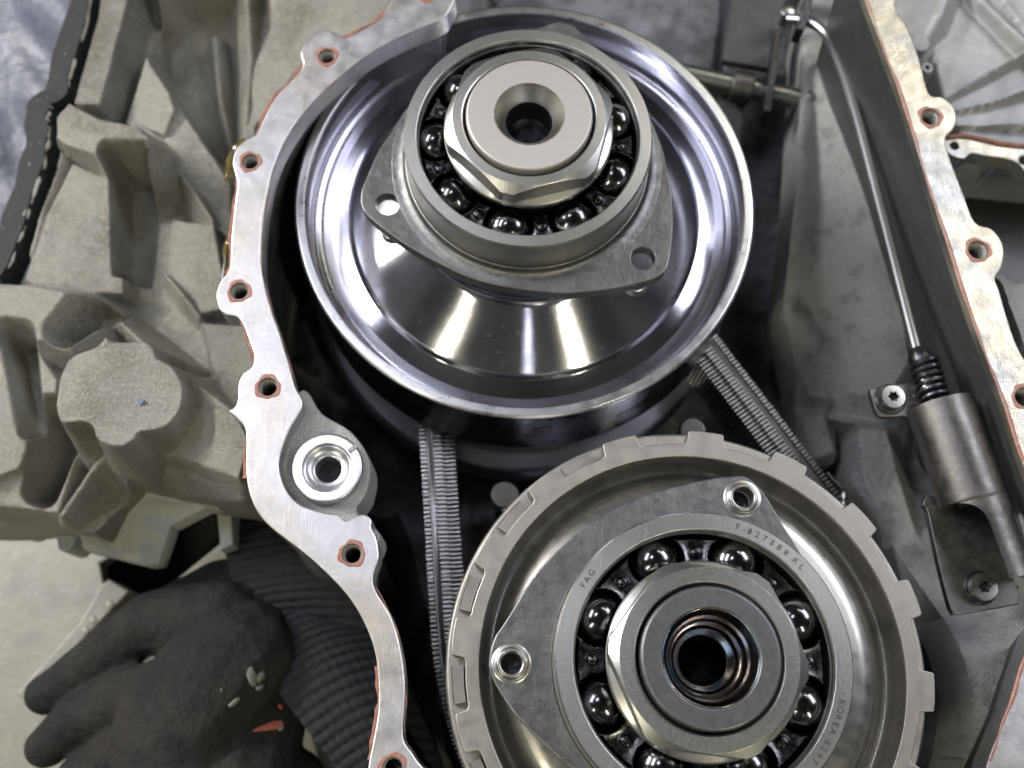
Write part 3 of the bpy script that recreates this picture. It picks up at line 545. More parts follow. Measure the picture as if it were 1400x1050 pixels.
def nut(parent, cen, zt, zb, phase, rin, rflat=2.66, rcap=2.95, rtop=2.62, rfl=2.96, mat=M_RING):
    n = 288; rings = []
    for i in range(n):
        a = 2*PI*i/n; k = ((math.degrees(a)-phase+30) % 60)-30; rh = min(rflat/math.cos(R(30-abs(k))), rcap)
        e = (rh-rflat)/(rcap-rflat)
        zc = zt-(rh-rtop)*.62
        rings.append([(rin, zt-.14), (rin+.05, zt-.02), (rin+.09, zt), (rtop, zt), (rtop+.01, zt-.004), (rh, zc), (rh, zb+.28-.16*(rh-rflat)/.3), (min(rh+.03, rfl-.02), zb+.2-.1*e), (rfl-.05, zb+.1), (rfl, zb+.05), (rfl, zb-.12), (rfl-.08, zb-.2), (rin, zb-.2)])
    m = len(rings[0]); vs = []; fs = []
    for i in range(n):
        a = 2*PI*i/n
        for r_, z in rings[i]: vs.append((cen[0]+r_*math.cos(a), cen[1]+r_*math.sin(a), z))
    for i in range(n):
        j = (i+1) % n
        for k in range(m): l = (k+1) % m; fs.append((i*m+k, j*m+k, j*m+l, i*m+l))
    return wn(mesh('hex_nut', vs, fs, mat, parent, (cen[0], cen[1], zb), ang=14))
def droplets(name, pts, parent, org):
    vs, fs = [], []
    for (x, y, z, r) in pts:
        b = len(vs); n = 8
        for rr, zz in ((1, -.2), (.8, .35), (.4, .6)):
            for k in range(n): a = 2*PI*k/n; vs.append((x+r*rr*math.cos(a), y+r*rr*math.sin(a), z+r*zz))
        vs.append((x, y, z+r*.68))
        for q in range(2):
            for k in range(n): l = (k+1) % n; fs.append((b+q*n+k, b+q*n+l, b+(q+1)*n+l, b+(q+1)*n+k))
        for k in range(n): fs.append((b+2*n+k, b+2*n+(k+1) % n, b+3*n))
    return mesh(name, vs, fs, M_DROP, parent, org, ang=180, kind='stuff')
dp = []
for k in range(50):
    a = rng.choice([-121, -71, -95])+rng.normal()*8; r_ = rng.uniform(5.1, 6.9); q = pol(CU, r_, a); dp.append((q[0], q[1], -4.62-(r_-4.7)*.573+.03, rng.uniform(.012, .028)))
for k in range(30):
    a = rng.uniform(-150, -30); q = pol(CU, rng.uniform(8.7, 8.95), a); dp.append((q[0], q[1], -4.655, rng.uniform(.015, .03)))
droplets('oil_droplets', dp, pu, (*CU[:2], -5))
nut(pu, CU, 1.12, .2, 15, 2.24)

def bearing(cen, nb, ph, label, Rout=4.45):
    b = thing('ball_bearing', label, 'bearing', (cen[0], cen[1], -2), 'ball bearings on the shafts')
    lathe('outer_ring', [(Rout-.06, .0, .05), (3.95, 0, .02), (3.88, -.1, .03), (3.90, -.28, .02), (3.86, -.32, .02), (3.88, -.5, .04), (3.96, -.6), (4.17, -1.1, .3), (3.96, -1.6), (3.86, -1.9), (4.0, -2.0), (Rout, -2.0), (Rout, -.08, .06)], M_RING, b, cen, 192, r=.03)
    lathe('inner_ring', [(2.15, .0), (2.66, -.02, .04), (2.68, -.5), (2.4, -1.1, .2), (2.66, -1.6), (2.66, -2), (2.15, -2)], M_DARK, b, cen, 128, r=.03)
    lathe('seal', [(2.7, -1.95), (3.86, -1.95), (3.86, -2.0), (2.7, -2.0)], M_VOID, b, cen, 96, r=.02)
    PR, rb, zb = 3.31, .85, -1.08; st = 360/nb; b0 = None; r0 = None
    for i in range(nb):
        q = pol(cen, PR, ph+i*st)
        if b0 is None:
            vs, fs = [], []; ns, nr = 48, 24
            for j in range(nr+1):
                t = PI*j/nr
                for k in range(ns): a = 2*PI*k/ns; vs.append((q[0]+rb*math.sin(t)*math.cos(a), q[1]+rb*math.sin(t)*math.sin(a), zb+rb*math.cos(t)))
            for j in range(nr):
                for k in range(ns): l = (k+1) % ns; fs.append((j*ns+k, j*ns+l, (j+1)*ns+l, (j+1)*ns+k))
            bm = bmesh.new(); b0 = mesh('ball', vs, fs, M_BALL, b, (*q, zb), ang=180)
            bm.from_mesh(b0.data); bmesh.ops.remove_doubles(bm, verts=bm.verts, dist=1e-6); bm.to_mesh(b0.data); bm.free(); b0.data.shade_smooth()
        else: bb = dup(b0, b); bb.location = (Vector((*q, zb))-ORG[b.name])*S
        # riveted pad of the cage between two balls
    vs, fs = [], []
    def quad_strip(rows, cols):
        base = len(vs)-rows*cols
        for r_ in range(rows-1):
            for c_ in range(cols-1): fs.append((base+r_*cols+c_, base+r_*cols+c_+1, base+(r_+1)*cols+c_+1, base+(r_+1)*cols+c_))
    rc = rb+.045
    for i in range(nb):
        am = ph+(i+.5)*st; A = np.array(pol(cen, PR, ph+i*st)); B = np.array(pol(cen, PR, ph+(i+1)*st))
        rows = 9
        for zt in (-.68, -.82):
            for j in range(rows):
                rr = PR-.42+.84*j/(rows-1)
                def edge(ctr, sgn):           # angle at which radius rr leaves the ball pocket
                    off = 0; a = ph+(i if sgn > 0 else i+1)*st
                    while off < st/2:
                        p = np.array(pol(cen, rr, a+sgn*off))
                        if np.hypot(*(p-ctr)) >= rc: break
                        off += .15
                    return a+sgn*off
                a0, a1 = edge(A, 1), edge(B, -1)
                for k in range(7):
                    a = a0+(a1-a0)*k/6; lift = .07*((abs(k-3)/3)**4); vs.append((*pol(cen, rr, a), zt+lift))
            quad_strip(rows, 7)
    dq = []
    for k in range(26): a = rng.uniform(0, 360); q = pol(cen, rng.choice([3.93, 3.0, 3.31]), a); dq.append((q[0], q[1], -.03 if False else -.3, rng.uniform(.02, .035)))
    # collars of the cage round each ball
    for i in range(nb):
        q = pol(cen, PR, ph+i*st); n = 40
        for k in range(n+1):
            a = 2*PI*k/n; dx, dy = math.cos(a), math.sin(a); rad = np.array([q[0]-cen[0], q[1]-cen[1]]); rad /= np.linalg.norm(rad); out = abs(dx*rad[0]+dy*rad[1])
            zt = -.6-.3*out**3
            rr_ = rc*(1-.05*out**2)
            for r_, z in ((rr_-.02, zt-.12), (rr_, zt), (rr_+.04, zt), (rr_+.05, zt-.15), (rr_+.05, zt-.4)):
                px, py = q[0]+r_*dx, q[1]+r_*dy; h = math.hypot(px-cen[0], py-cen[1]); hc = min(max(h, 2.75), 3.82); vs.append((cen[0]+(px-cen[0])*hc/h, cen[1]+(py-cen[1])*hc/h, z))
        quad_strip(n+1, 5)
    cg = mesh('cage', vs, fs, M_CAGE, b, (cen[0], cen[1], -.7), ang=50)
    for i in range(nb):
        q = pol(cen, PR, ph+(i+.5)*st)
        if r0 is None: r0 = lathe('rivet', [(.001, -.53), (.14, -.55), (.185, -.60), (.19, -.665), (.24, -.655), (.27, -.68), (.28, -.72), (.001, -.74)], M_CAGE, cg, (*q, 0), 20, r=.02, closed=False)
        else: rr = dup(r0, cg); rr.location = (Vector((*q, 0))-ORG[cg.name])*S
    return b
bu = bearing(CU, 9, 178, 'nine-ball bearing round the nut of the upper drum pulley', 4.4)
bl = bearing(CL, 8, 22.5-.5, 'eight-ball bearing of the lower pulley, etched with a Korea marking', 4.5)
text_arc('lettering', 'FAG', (CL[0], CL[1]), 4.12, 148.5, .004, .27, M_INK, bl, 1.25)
text_arc('lettering', 'F-827388.KL', (CL[0], CL[1]), 4.12, 72.5, .004, .27, M_INK, bl, 1.28)
text_arc('lettering', 'KOREA 8297', (CL[0], CL[1]), 4.12, -17, .004, .27, M_INK, bl, 1.12)

# retainer plates
def threads(parent, c, r, z0, z1, mat):
    prof = [(r+.05, z0-.03), (r+.02, z0-.01), (r, z0-.05)]; z = z0-.05
    while z > z1+.1: prof += [(r-.01, z-.045), (r-.045, z-.075)]; z -= .09
    prof += [(r, z1), (r+.05, z1)]
    return lathe('threaded_hole', prof, mat, parent, (*c, z0), 40, r=0)
rp_u = thing('retainer_plate', 'forged three-lobed plate with two open threaded holes round the upper bearing', 'retainer plate', (CU[0], CU[1], -2.4), 'bearing retainer plates')
ZP = -1.9
UP = [(600, 100), (560, 142), (535, 180), (518, 205), (501, 243), (495, 258), (493, 270), (494, 280), (500, 292), (518, 308), (543, 327), (575, 347), (604, 362), (632, 376), (665, 387), (700, 394), (740, 399), (780, 401), (837, 395), (875, 387), (895, 381), (907, 373), (913, 362), (917, 343), (920, 305), (918, 267), (913, 238), (905, 200), (888, 158), (872, 123), (853, 102), (834, 85), (811, 62), (790, 39), (779, 33), (765, 30), (752, 32), (700, 50), (650, 68)]
hu = [W(530, 279, ZP), W(879, 353, ZP)]
plate('plate', smooth_pts(WL(UP, ZP), 3), [circ(*h, .43, 40) for h in hu]+[circ(CU[0], CU[1], 4.41, 96)], ZP, .55, M_PLATE, rp_u, (CU[0], CU[1], ZP), .05)
lathe('collar', [(4.42, .32), (4.47, .30), (4.54, .12, .1), (4.75, .025, .08), (5.0, .004), (5.0, -.1), (4.42, -.1)], M_PLATE, rp_u, (CU[0], CU[1], ZP), 128, r=.03)
for h in hu: threads(rp_u, h, .42, ZP, ZP-.5, M_STEEL)
rp_l = thing('retainer_plate', 'forged three-lobed plate carrying raised screw bushes round the lower bearing', 'retainer plate', (CL[0], CL[1], -1.9), 'bearing retainer plates')
ZL = -1.3
PL = [(6.22, 71), (5.9, 64.5), (5.28, 54.5), (4.95, 45), (4.62, 30), (4.55, 10), (4.55, -12), (4.62, -32), (5.0, -46), (5.9, -58), (6.2, -64), (6.2, -70), (5.95, -82), (5.5, -98), (5.2, -112), (5.0, -125), (4.95, -138), (5.22, -149), (5.82, -163.6), (6.33, -174.5), (6.47, -180), (6.35, 173.5), (6.09, 168.2), (5.66, 149.5), (5.42, 129), (5.44, 112), (5.57, 96.5), (5.9, 82.5), (6.12, 76)]
hl = [W(1015, 681, ZL), W(699, 907, ZL), pol(CL, 5.6, -65)]
plate('plate', smooth_pts([pol(CL, r, a) for r, a in PL], 5), [circ(*h, .42, 32) for h in hl]+[circ(CL[0], CL[1], 4.51, 96)], ZL, .5, M_PLATE, rp_l, (CL[0], CL[1], ZL), .05)
bush = None
for h in hl:
    if bush is None: bush = lathe('screw_bush', [(.32, -.3), (.33, .16), (.36, .2), (.44, .2), (.48, .15), (.48, .03), (.58, .02), (.66, -.02), (.66, -.4), (.32, -.4)], M_STEEL, rp_l, (*h, ZL), 48, r=.03); t0 = threads(bush, h, .34, ZL+.17, ZL-.9, M_DARK); lathe('socket_floor', [(.001, -.7), (.36, -.7), (.36, -.75), (.001, -.75)], M_DARK, bush, (*h, ZL), 24, closed=False, r=0)
    else:
        q = dup(bush, rp_l); q.location = (Vector((*h, ZL))-ORG[rp_l.name])*S
        for ch in list(bush.children): dup(ch, q)

# ================================================================ lower pulley with toothed ring
plw = thing('pulley', 'lower pulley with sixteen-tooth ring and dark hollow shaft end', 'pulley', (CL[0], CL[1], -14), 'variator pulleys')
out = []
for k in range(16):
    c = 16+22.5*k
    for a, r in ((-11.25+4.2-.0, 7.24), (-6.1, 7.22), (-5.0, 7.28), (-4.55, 7.62), (-4.2, 7.68)): out.append((a+c, r))
    for a in (-2, 0, 2): out.append((a+c, 7.69))
    for a, r in ((4.2, 7.68), (4.55, 7.62), (5.0, 7.28), (6.1, 7.22), (8.5, 7.22), (10.5, 7.23)): out.append((a+c, r))
out = [pol(CL, r, a) for a, r in out]
plate('toothed_ring', out, [circ(CL[0], CL[1], 6.78, 160)], -2.0, .95, M_GEAR, plw, (CL[0], CL[1], -2), .035)
lathe('ring_backing', [(6.6, -3.2), (7.84, -3.25, .04), (7.92, -3.35), (7.92, -4.3), (7.2, -4.5), (6.6, -4.5)], M_GEAR, plw, CL, 192, r=.05)
lathe('bowl', [(4.3, -2.05), (4.9, -2.05, .1), (5.55, -2.12, .3), (5.95, -2.35, .35), (6.22, -2.95, .3), (6.5, -3.15, .25), (6.7, -2.85, .2), (6.76, -2.1, .03), (6.79, -2.02), (6.79, -3.6), (4.3, -3.6)], M_GEARP, plw, CL, 224, r=.04)
# small seats between the teeth
pk = None
for k in range(16):
    a = 16+11.25+22.5*k; n = 8; vs = []; fs = []
    if pk is None:
        for i in range(n+1):
            aa = a-4.4+8.8*i/n
            for r_, z in ((7.26, -3.05), (7.3, -2.72), (7.66, -2.72), (7.7, -2.8), (7.7, -3.2)): vs.append((*pol(CL, r_, aa), z))
        for i in range(n):
            for q in range(4): fs.append((i*5+q, i*5+q+1, i*5+6+q, i*5+5+q))
        fs += [(0, 1, 2, 3, 4), tuple(n*5+q for q in (4, 3, 2, 1, 0))]
        pk = mesh('tooth_seat', vs, fs, M_GEAR, plw, CL, ang=30)
        base_a = 0
    if a in (16+11.25,): first_seat = pk
    else:
        if k in (5, 6, 7, 8, 9, 10): q = dup(pk, plw); q.rotation_euler.z = R(22.5*k)
pk.rotation_euler.z = R(22.5*4)
lathe('pulley_body', [(2.6, -3.6), (7.3, -4.2), (7.4, -4.5), (7.4, -7.6, .2), (7.0, -8.2), (2.6, -8.2)], M_DRUMS, plw, CL, 160, r=.08)
lathe('sheave', [(2.6, -9.8), (8.6, -12.6, .1), (8.7, -12.8), (8.7, -13.6), (2.6, -14)], M_DRUM, plw, CL, 160, r=.06)
lathe('hub', [(2.6, -2), (4.4, -2.1), (4.4, -3.7), (2.6, -3.7)], M_DARK, plw, CL, 96)
lathe('shaft', [(.6, -3.5), (.72, -2.6), (.74, -1.2), (.92, -.5), (1.05, .0), (1.2, .3), (1.34, .6), (1.42, 1.06, .04), (1.46, 1.1, .03), (2.0, 1.1, .04), (2.06, 1.04), (2.06, .6), (2.1, .5), (2.1, -2.2), (2.55, -2.3), (2.55, -14), (.6, -14)], M_GREY, plw, CL, 160, r=.02)
lathe('bore_liner', [(.60, -2.6), (.64, -.75, .1), (.72, -.35, .08), (.95, -.12, .08), (1.0, .12, .06), (1.1, .2, .06), (1.16, .55, .06), (1.24, .62, .04), (1.39, 1.06, .03), (1.415, 1.06), (1.30, .55), (1.18, .1), (1.05, -.1), (.98, -.25), (.75, -.5), (.68, -2.6)], M_BLUE, plw, CL, 128, r=.02)
lathe('bore_void', [(.001, -2.9), (.64, -2.9), (.64, -3), (.001, -3)], M_VOID, plw, CL, 48, closed=False, r=0)
nut(plw, CL, .85, -.02, 173-120, 2.14, rflat=2.66, rcap=2.95, rtop=2.64, rfl=2.96, mat=M_STEEL)

# ================================================================ steel push belt
belt = thing('push_belt', 'laminated steel push belt of thin elements running between the two pulleys', 'drive belt', (3, 11, -14))
ZT = -9.3
lA, lB = W(571, 560, ZT), W(590, 880, ZT); rA, rB = W(979, 455, ZT), W(1150, 676, ZT)
def ext(a, b, s0, s1): d = (b-a)/np.linalg.norm(b-a); return a-d*s0, b+d*s1
lA2, lB2 = ext(lA, lB, 5, .0); rA2, rB2 = ext(rA, rB, 5, 1.0)
low_arc = [np.array(W(604, 960, ZT)), np.array(W(626, 1035, ZT)), np.array(W(668, 1115, ZT)), np.array([2.2, -6.6]), np.array([7.5, -8.2]), np.array([11.2, -6.6]), np.array([13.6, -3.4]), np.array([14.6, 1.0])]
mid = (lA2+rA2)/2; up_arc = []
uc = np.array([CU[0]+.3, CU[1]+.3]); ra_, la_ = math.atan2(*(rA2-uc)[::-1]), math.atan2(*(lA2-uc)[::-1])
la_ += 2*PI if la_ < ra_ else 0
for k in range(1, 8): a = ra_+(la_-ra_)*k/8; up_arc.append(uc+5.2*np.array([math.cos(a), math.sin(a)]))
path = [lA2, lA, (lA+lB)/2, lB]+low_arc+[rB2, rB, (rA+rB)/2, rA, rA2]+up_arc
SP = np.array(smooth_pts(path, 24)); seg = np.linalg.norm(np.roll(SP, -1, 0)-SP, axis=1); cum = np.r_[0, np.cumsum(seg)]; total = cum[-1]
def at(s):
    s %= total; i = int(np.searchsorted(cum, s, 'right')-1); i = min(i, len(SP)-1); a, b = SP[i], SP[(i+1) % len(SP)]; t = (s-cum[i])/max(seg[i], 1e-9); return a+(b-a)*t
pitch = .172; ne = int(total/pitch); EB = [(0, .44, .052), (.44, .78, .076)]
def element(c, n, t):
    vs = []; fs = []
    def bx(n0, n1, z0, z1, th, dt=0):
        b = len(vs); p = c+n*(n0+n1)/2+t*dt
        for a in (-1, 1):
            for q in (-1, 1):
                for d in (-1, 1): vs.append((p[0]+n[0]*a*(n1-n0)/2+t[0]*q*th, p[1]+n[1]*a*(n1-n0)/2+t[1]*q*th, (z0+z1)/2+d*(z1-z0)/2))
        fs.extend(tuple(b+i for i in f) for f in BOXF)
    bx(0, .5, ZT-2.8, ZT-.14, .036, .012); bx(.5, .86, ZT-3, ZT, .05); bx(.86, 1.16, ZT-1.7, ZT-1.3, .05); bx(1.16, 1.4, ZT-2.8, ZT-.06, .046)
    return vs, fs
ev, ef = [], []; cnt = 0; off = 0; cenp = SP.mean(0)
proto = None; cand = []
for k in range(ne):
    s = k*total/ne; p = at(s); d = at(s+.05)-at(s-.05); t = d/np.linalg.norm(d); n = np.array([-t[1], t[0]])
    if n@(p-cenp) < 0: n = -n
    p = p-n*1.4                                  # path follows the outer edge
    q = RC @ np.array([p[0], p[1], ZT-D]); px, py = 700+F*q[0]/-q[2], 525-F*q[1]/-q[2]
    vis = (540 < px < 680 and 560 < py < 1080) or (930 < px < 1190 and 440 < py < 720)
    if vis:
        if proto is None:
            v, f = element(np.array([0., 0.]), np.array([1., 0.]), np.array([0., 1.])); proto = mesh('belt_element', v, f, M_BELT, belt, (0, 0, 0), smooth=False); e = proto
        else: e = dup(proto, belt)
        e.location = (Vector((p[0], p[1], rng.normal()*.008))-ORG[belt.name])*S; e.rotation_euler.z = math.atan2(n[1], n[0])+rng.normal()*.006
    else:
        v, f = element(p, n, t); b = len(ev); ev += v; ef += [tuple(b+i for i in q_) for q_ in f]
mesh('hidden_elements', ev, ef, M_BELT, belt, (3, 11, ZT), smooth=False, kind='stuff')
for z0, z1 in ((ZT-1.22, ZT-.16), (ZT-2.85, ZT-1.78)):
    vs, fs = [], []; m = 400
    for i in range(m):
        s = i*total/m; p = at(s); d = at(s+.05)-at(s-.05); t = d/np.linalg.norm(d); n = np.array([-t[1], t[0]]); n = -n if n@(p-cenp) < 0 else n; p = p-n*1.4
        for a, z in ((.88, z0), (.88, z1), (.93, z1+.02), (.97, z1), (1.02, z1+.02), (1.06, z1), (1.13, z1), (1.13, z0)): q = p+n*a; vs.append((q[0], q[1], z))
    for i in range(m):
        j = (i+1) % m
        for k in range(8): l = (k+1) % 8; fs.append((i*8+k, i*8+l, j*8+l, j*8+k))
    mesh('band', vs, fs, M_BAND, belt, (3, 11, z0), ang=25)

# ================================================================ dowel sleeve
cs = W(447, 639, ZF-.3)
ds = thing('dowel_sleeve', 'bright flanged aluminium sleeve in the boss left of the belt', 'sleeve', (*cs, -5))
lathe('sleeve_body', [(.44, -.9), (.46, -.3, .05), (.62, -.28, .06), (.72, -.2, .05), (.78, -.14, .04), (.83, -.13, .02), (.86, .0, .03), (1.2, .0, .06), (1.25, -.1), (1.25, -.6), (.44, -.9)], M_SLEEVE, ds, (*cs, ZF-.3), 72, r=.03)
lathe('sleeve_bottom', [(.001, -.9), (.46, -.9), (.46, -1.2), (.001, -1.2)], M_VOID, ds, (*cs, ZF-.3), 32, closed=False, r=0)
nb = pol(cs, 1.08, 38); bx_ = boxv((nb[0], nb[1], ZF-.27), (.34, .13, .08), (Vector((math.cos(R(38)), math.sin(R(38)), 0)), Vector((-math.sin(R(38)), math.cos(R(38)), 0)), Vector((0, 0, 1))))
mesh('notch', bx_, BOXF, M_CASTD, ds, (*nb, ZF-.27), smooth=False)

# ================================================================ pins down in the case
for px, z, r, lab in (((690, 676), -9.5, .58, 'round dark steel pin head between belt and toothed ring'), ((947, 588), -9.5, .55, 'round steel pin head peeping over the top teeth of the ring')):
    c = W(*px, z); t = thing('locating_pin', lab, 'pin', (*c, -16.5)); lathe('head', [(.001, 0), (r-.05, 0), (r, -.06), (r, -.7), (.001, -.7)], M_BRK, t, (*c, z), 40, r=.04, closed=False)
    lathe('shank', [(.001, -.7), (r*.7, -.7), (r*.7, -7), (.001, -7)], M_DARK, t, (*c, z), 24, closed=False)

# ================================================================ selector shaft and levers at the top
sel = thing('selector_shaft', 'horizontal steel shaft with dark collars and levers above the rod', 'shaft', (*W(1030, 120, -11), -15))
a_, b_ = W3(925, 100, -11.5), W3(1104, 139, -11.5)
ax = (b_-a_).normalized()
tube('shaft', [a_, a_.lerp(b_, .5), b_], .52, M_BOLT, sel, a_, 24)
def on(t, r, l, name='collar', mat=M_DARK):
    c = a_.lerp(b_, t); return tube(name, [c-ax*l/2, c-ax*(l/2-.05), c+ax*(l/2-.05), c+ax*l/2], [r*.94, r, r, r*.94], mat, sel, c, 28)
on(.50, .8, 1.0, 'collar', M_BRK); on(.70, .95, .28, 'washer', M_BRK); on(.995, .57, .3, 'end_cap', M_BOLT)
def bar(name, p, q, w, h, mat, par):
    d = (q-p).normalized(); s = d.cross(Vector((0, 0, 1))).normalized(); u = s.cross(d); v = boxv(p.lerp(q, .5), ((q-p).length, w, h), (d, s, u))
    me = mesh(name, v, BOXF, mat, par, p, smooth=False); bm = bmesh.new(); bm.from_mesh(me.data); bmesh.ops.bevel(bm, geom=bm.edges[:], offset=.04*S, segments=2, affect='EDGES'); bm.to_mesh(me.data); bm.free(); return me
bar('lever', W3(1062, 50, -10.2), W3(1046, 158, -10.6), .32, .9, M_DARK, sel)
bar('lever', W3(1104, 0, -8.8), W3(1090, 50, -9), .38, 1.2, M_DARK, sel)
bar('yoke', W3(1002, 105, -12), W3(985, 230, -14), 1.4, 1.0, M_BLK, sel)
bar('yoke', W3(1045, -60, -11.2), W3(1022, 92, -11.6), 2.6, .5, M_BLK, sel)
c = W3(1075, 18, -10); tube('pivot_bolt', [c+Vector((0, 0, -.6)), c+Vector((0, 0, .25)), c+Vector((0, 0, .3))], [.38, .38, .28], M_BOLT, sel, c, 6)

# ================================================================ rod, spring, guide bracket
rod = thing('linkage_rod', 'long bent steel rod running from the top levers down into the spring', 'rod', (*W(1200, 280, -8), -12))
RP = [W3(1078, 26, -9.2), W3(1098, 28, -8.9), W3(1118, 36, -8.7), W3(1133, 52, -8.5), W3(1146, 80, -8.), W3(1166, 140, -7.4), W3(1200, 270, -6.5), W3(1233, 400, -5.5), W3(1256, 490, -4.8), W3(1268, 535, -4.5)]
tube('rod', RP, [.24]*10, M_ROD, rod, RP[5], 20, sub=6)
sp = thing('coil_spring', 'black coil spring on the end of the rod above the bracket', 'spring', (*W(1272, 520, -5.5), -6.2))
p0, p1 = W3(1262, 492, -4.75), W3(1281, 556, -4.5); dd = (p1-p0).normalized(); uu = dd.orthogonal().normalized(); ww = dd.cross(uu); hp = []
for i in range(7*16+1): a = 2*PI*i/16; hp.append(p0.lerp(p1, i/(7*16))+(uu*math.cos(a)+ww*math.sin(a))*.46)
tube('coil', hp, .105, M_DARK, sp, p0, 10)
tube('spring_cap', [W3(1253, 478, -4.8), W3(1257, 488, -4.75), W3(1262, 497, -4.72)], [.3, .46, .46], M_DARK, sp, p0, 24)
br = thing('guide_bracket', 'brown-grey steel guide bracket with an open half sleeve and two bolts', 'bracket', (*W(1320, 680, -6.5), -7))
A0, A1 = W3(1283, 553, -4.5), W3(1369, 795, -4.5); dz = (A1-A0).normalized(); sx_ = Vector((dz.y, -dz.x, 0)).normalized(); sx_ = -sx_ if sx_.x < 0 else sx_; zz = Vector((0, 0, 1)); Ltot = (A1-A0).length
LO_, Rr, tk = Ltot, 1.2, .14; ucut, rq = Ltot*.56, .95
nu, nph = 120, 40; vs, fs = [], []
for i in range(nu+1):
    u = LO_*i/nu
    ph0, ph1 = R(192), R(-22)                          # left edge to right edge over the top
    if u > ucut:
        tt = min((u-ucut)/rq, 1); xe = -Rr+(Rr*.8)*math.sqrt(max(0, 1-(1-tt)**2)); ph0 = math.acos(max(-1, min(1, xe/Rr)))
    for k in range(nph+1):
        ph = ph0+(ph1-ph0)*k/nph
        for r_ in (Rr, Rr-tk): vs.append(A0+dz*u+sx_*r_*math.cos(ph)+zz*r_*math.sin(ph))
w_ = (nph+1)*2
for i in range(nu):
    for k in range(nph):
        b = i*w_+k*2; fs += [(b, b+2, b+w_+2, b+w_), (b+1, b+w_+1, b+w_+3, b+3)]
    fs += [(i*w_, i*w_+w_, i*w_+w_+1, i*w_+1), (i*w_+nph*2, i*w_+nph*2+1, (i+1)*w_+nph*2+1, (i+1)*w_+nph*2)]
for i in (0, nu):
    for k in range(nph): b = i*w_+k*2; fs.append((b, b+1, b+3, b+2))
mesh('half_sleeve', vs, fs, M_BRK, br, A0, ang=50)
ZK = -4.95
bp = smooth_pts(WL([(1196, 530), (1240, 524), (1262, 524), (1300, 545), (1330, 640), (1385, 790), (1392, 800), (1394, 822), (1384, 828), (1312, 840), (1302, 836), (1297, 824), (1283, 770), (1268, 700), (1262, 690), (1268, 676), (1284, 676), (1262, 600), (1244, 572), (1210, 570), (1200, 566), (1190, 536)], ZK), 3)
bh = [W(1217, 546, ZK), W(1340, 804, ZK)]
plate('base_plate', bp, [], ZK, .35, M_BRK, br, (*bh[1], ZK), .05)
liner = []
bar('side_lip', W3(1338, 548, -4.9), W3(1402, 752, -4.9), .22, .7, M_BRK, br)
tube('plunger', [A0+dz*.6+zz*-.1, A0+dz*(Ltot*.58)+zz*-.1], .5, M_DARK, br, A0, 28)
def torx_bolt(c, z, r):
    vs, fs = [], []; n = 72
    def rt(a): return r*.40*(1+.14*math.cos(6*a))
    prof = [(r, -.35, 0), (r, .28, 0), (r*.94, .36, 0), (r*.6, .37, 0), (None, .37, 0), (None, .05, 0), (.001, .03, 0)]
    for i in range(n):
        a = 2*PI*i/n
        for rr, zq, _ in prof: q = rt(a) if rr is None else rr; vs.append((c[0]+q*math.cos(a), c[1]+q*math.sin(a), z+zq))
    m = len(prof)
    for i in range(n):
        j = (i+1) % n
        for k in range(m-1): fs.append((i*m+k, j*m+k, j*m+k+1, i*m+k+1))
    o = mesh('socket_bolt', vs, fs, M_BOLT, br, (*c, z), ang=35); lathe('socket_shade', [(.001, .12), (r*.36, .12), (r*.36, .05), (.001, .05)], M_VOID, o, (*c, z), 24, closed=False, r=0); return o  # black disc added in the bolt recess to stand for its shade
torx_bolt(bh[0], ZK, .46); torx_bolt(bh[1], ZK, .5)
for c in bh: lathe('washer', [(.5, .0), (.58, .03), (.6, .01), (.6, -.1), (.5, -.1)], M_DARK, br, (*c, ZK+.03), 40, r=.01)

# ================================================================ gloved hand
hand = thing('gloved_hand', 'hand in a worn black work glove gripping the case at lower left', 'gloved hand', (*W(260, 950, -14), -19))
def remeshed(name, blobs, mat, parent, voxel=.11, smooth=6, disp=None):
    tb = bmesh.new(); bmesh.ops.create_icosphere(tb, subdivisions=2, radius=1); tv = np.array([v.co[:] for v in tb.verts]); tf = [[v.index for v in f.verts] for f in tb.faces]; tb.free(); V_, F_ = [], []
    for (p, r0, q, r1) in blobs:
        p, q = Vector(p), Vector(q); n = max(2, int((q-p).length/(min(r0, r1)*.22)))
        for i in range(n+1):
            t = i/n; c = p.lerp(q, t); r = r0+(r1-r0)*t
            b = len(V_); V_ += ((tv*r+np.array(c[:]))*S).tolist(); F_ += [[b+k for k in f] for f in tf]
    me = bpy.data.meshes.new(name); me.from_pydata(V_, [], F_); t = bpy.data.objects.new('t', me); C.objects.link(t)
    m = t.modifiers.new('r', 'REMESH'); m.mode = 'VOXEL'; m.voxel_size = voxel*S
    s = t.modifiers.new('s', 'SMOOTH'); s.iterations = smooth; s.factor = .6
    bpy.context.view_layer.update(); me2 = bpy.data.meshes.new_from_object(t.evaluated_get(bpy.context.evaluated_depsgraph_get())); bpy.data.objects.remove(t)
    org = Vector(blobs[0][0]); me2.transform(Matrix.Translation(-org*S)); me2.shade_smooth(); me2.name = name
    if disp:
        nn = [v.normal.copy() for v in me2.vertices]; cc = [v.co.copy() for v in me2.vertices]
        for v, n_, c_ in zip(me2.vertices, nn, cc): v.co = c_+n_*disp(c_/S+org)*S
    return link(name, me2, parent, org, mat)
h = lambda x, y, z: tuple(W3(x, y, z))
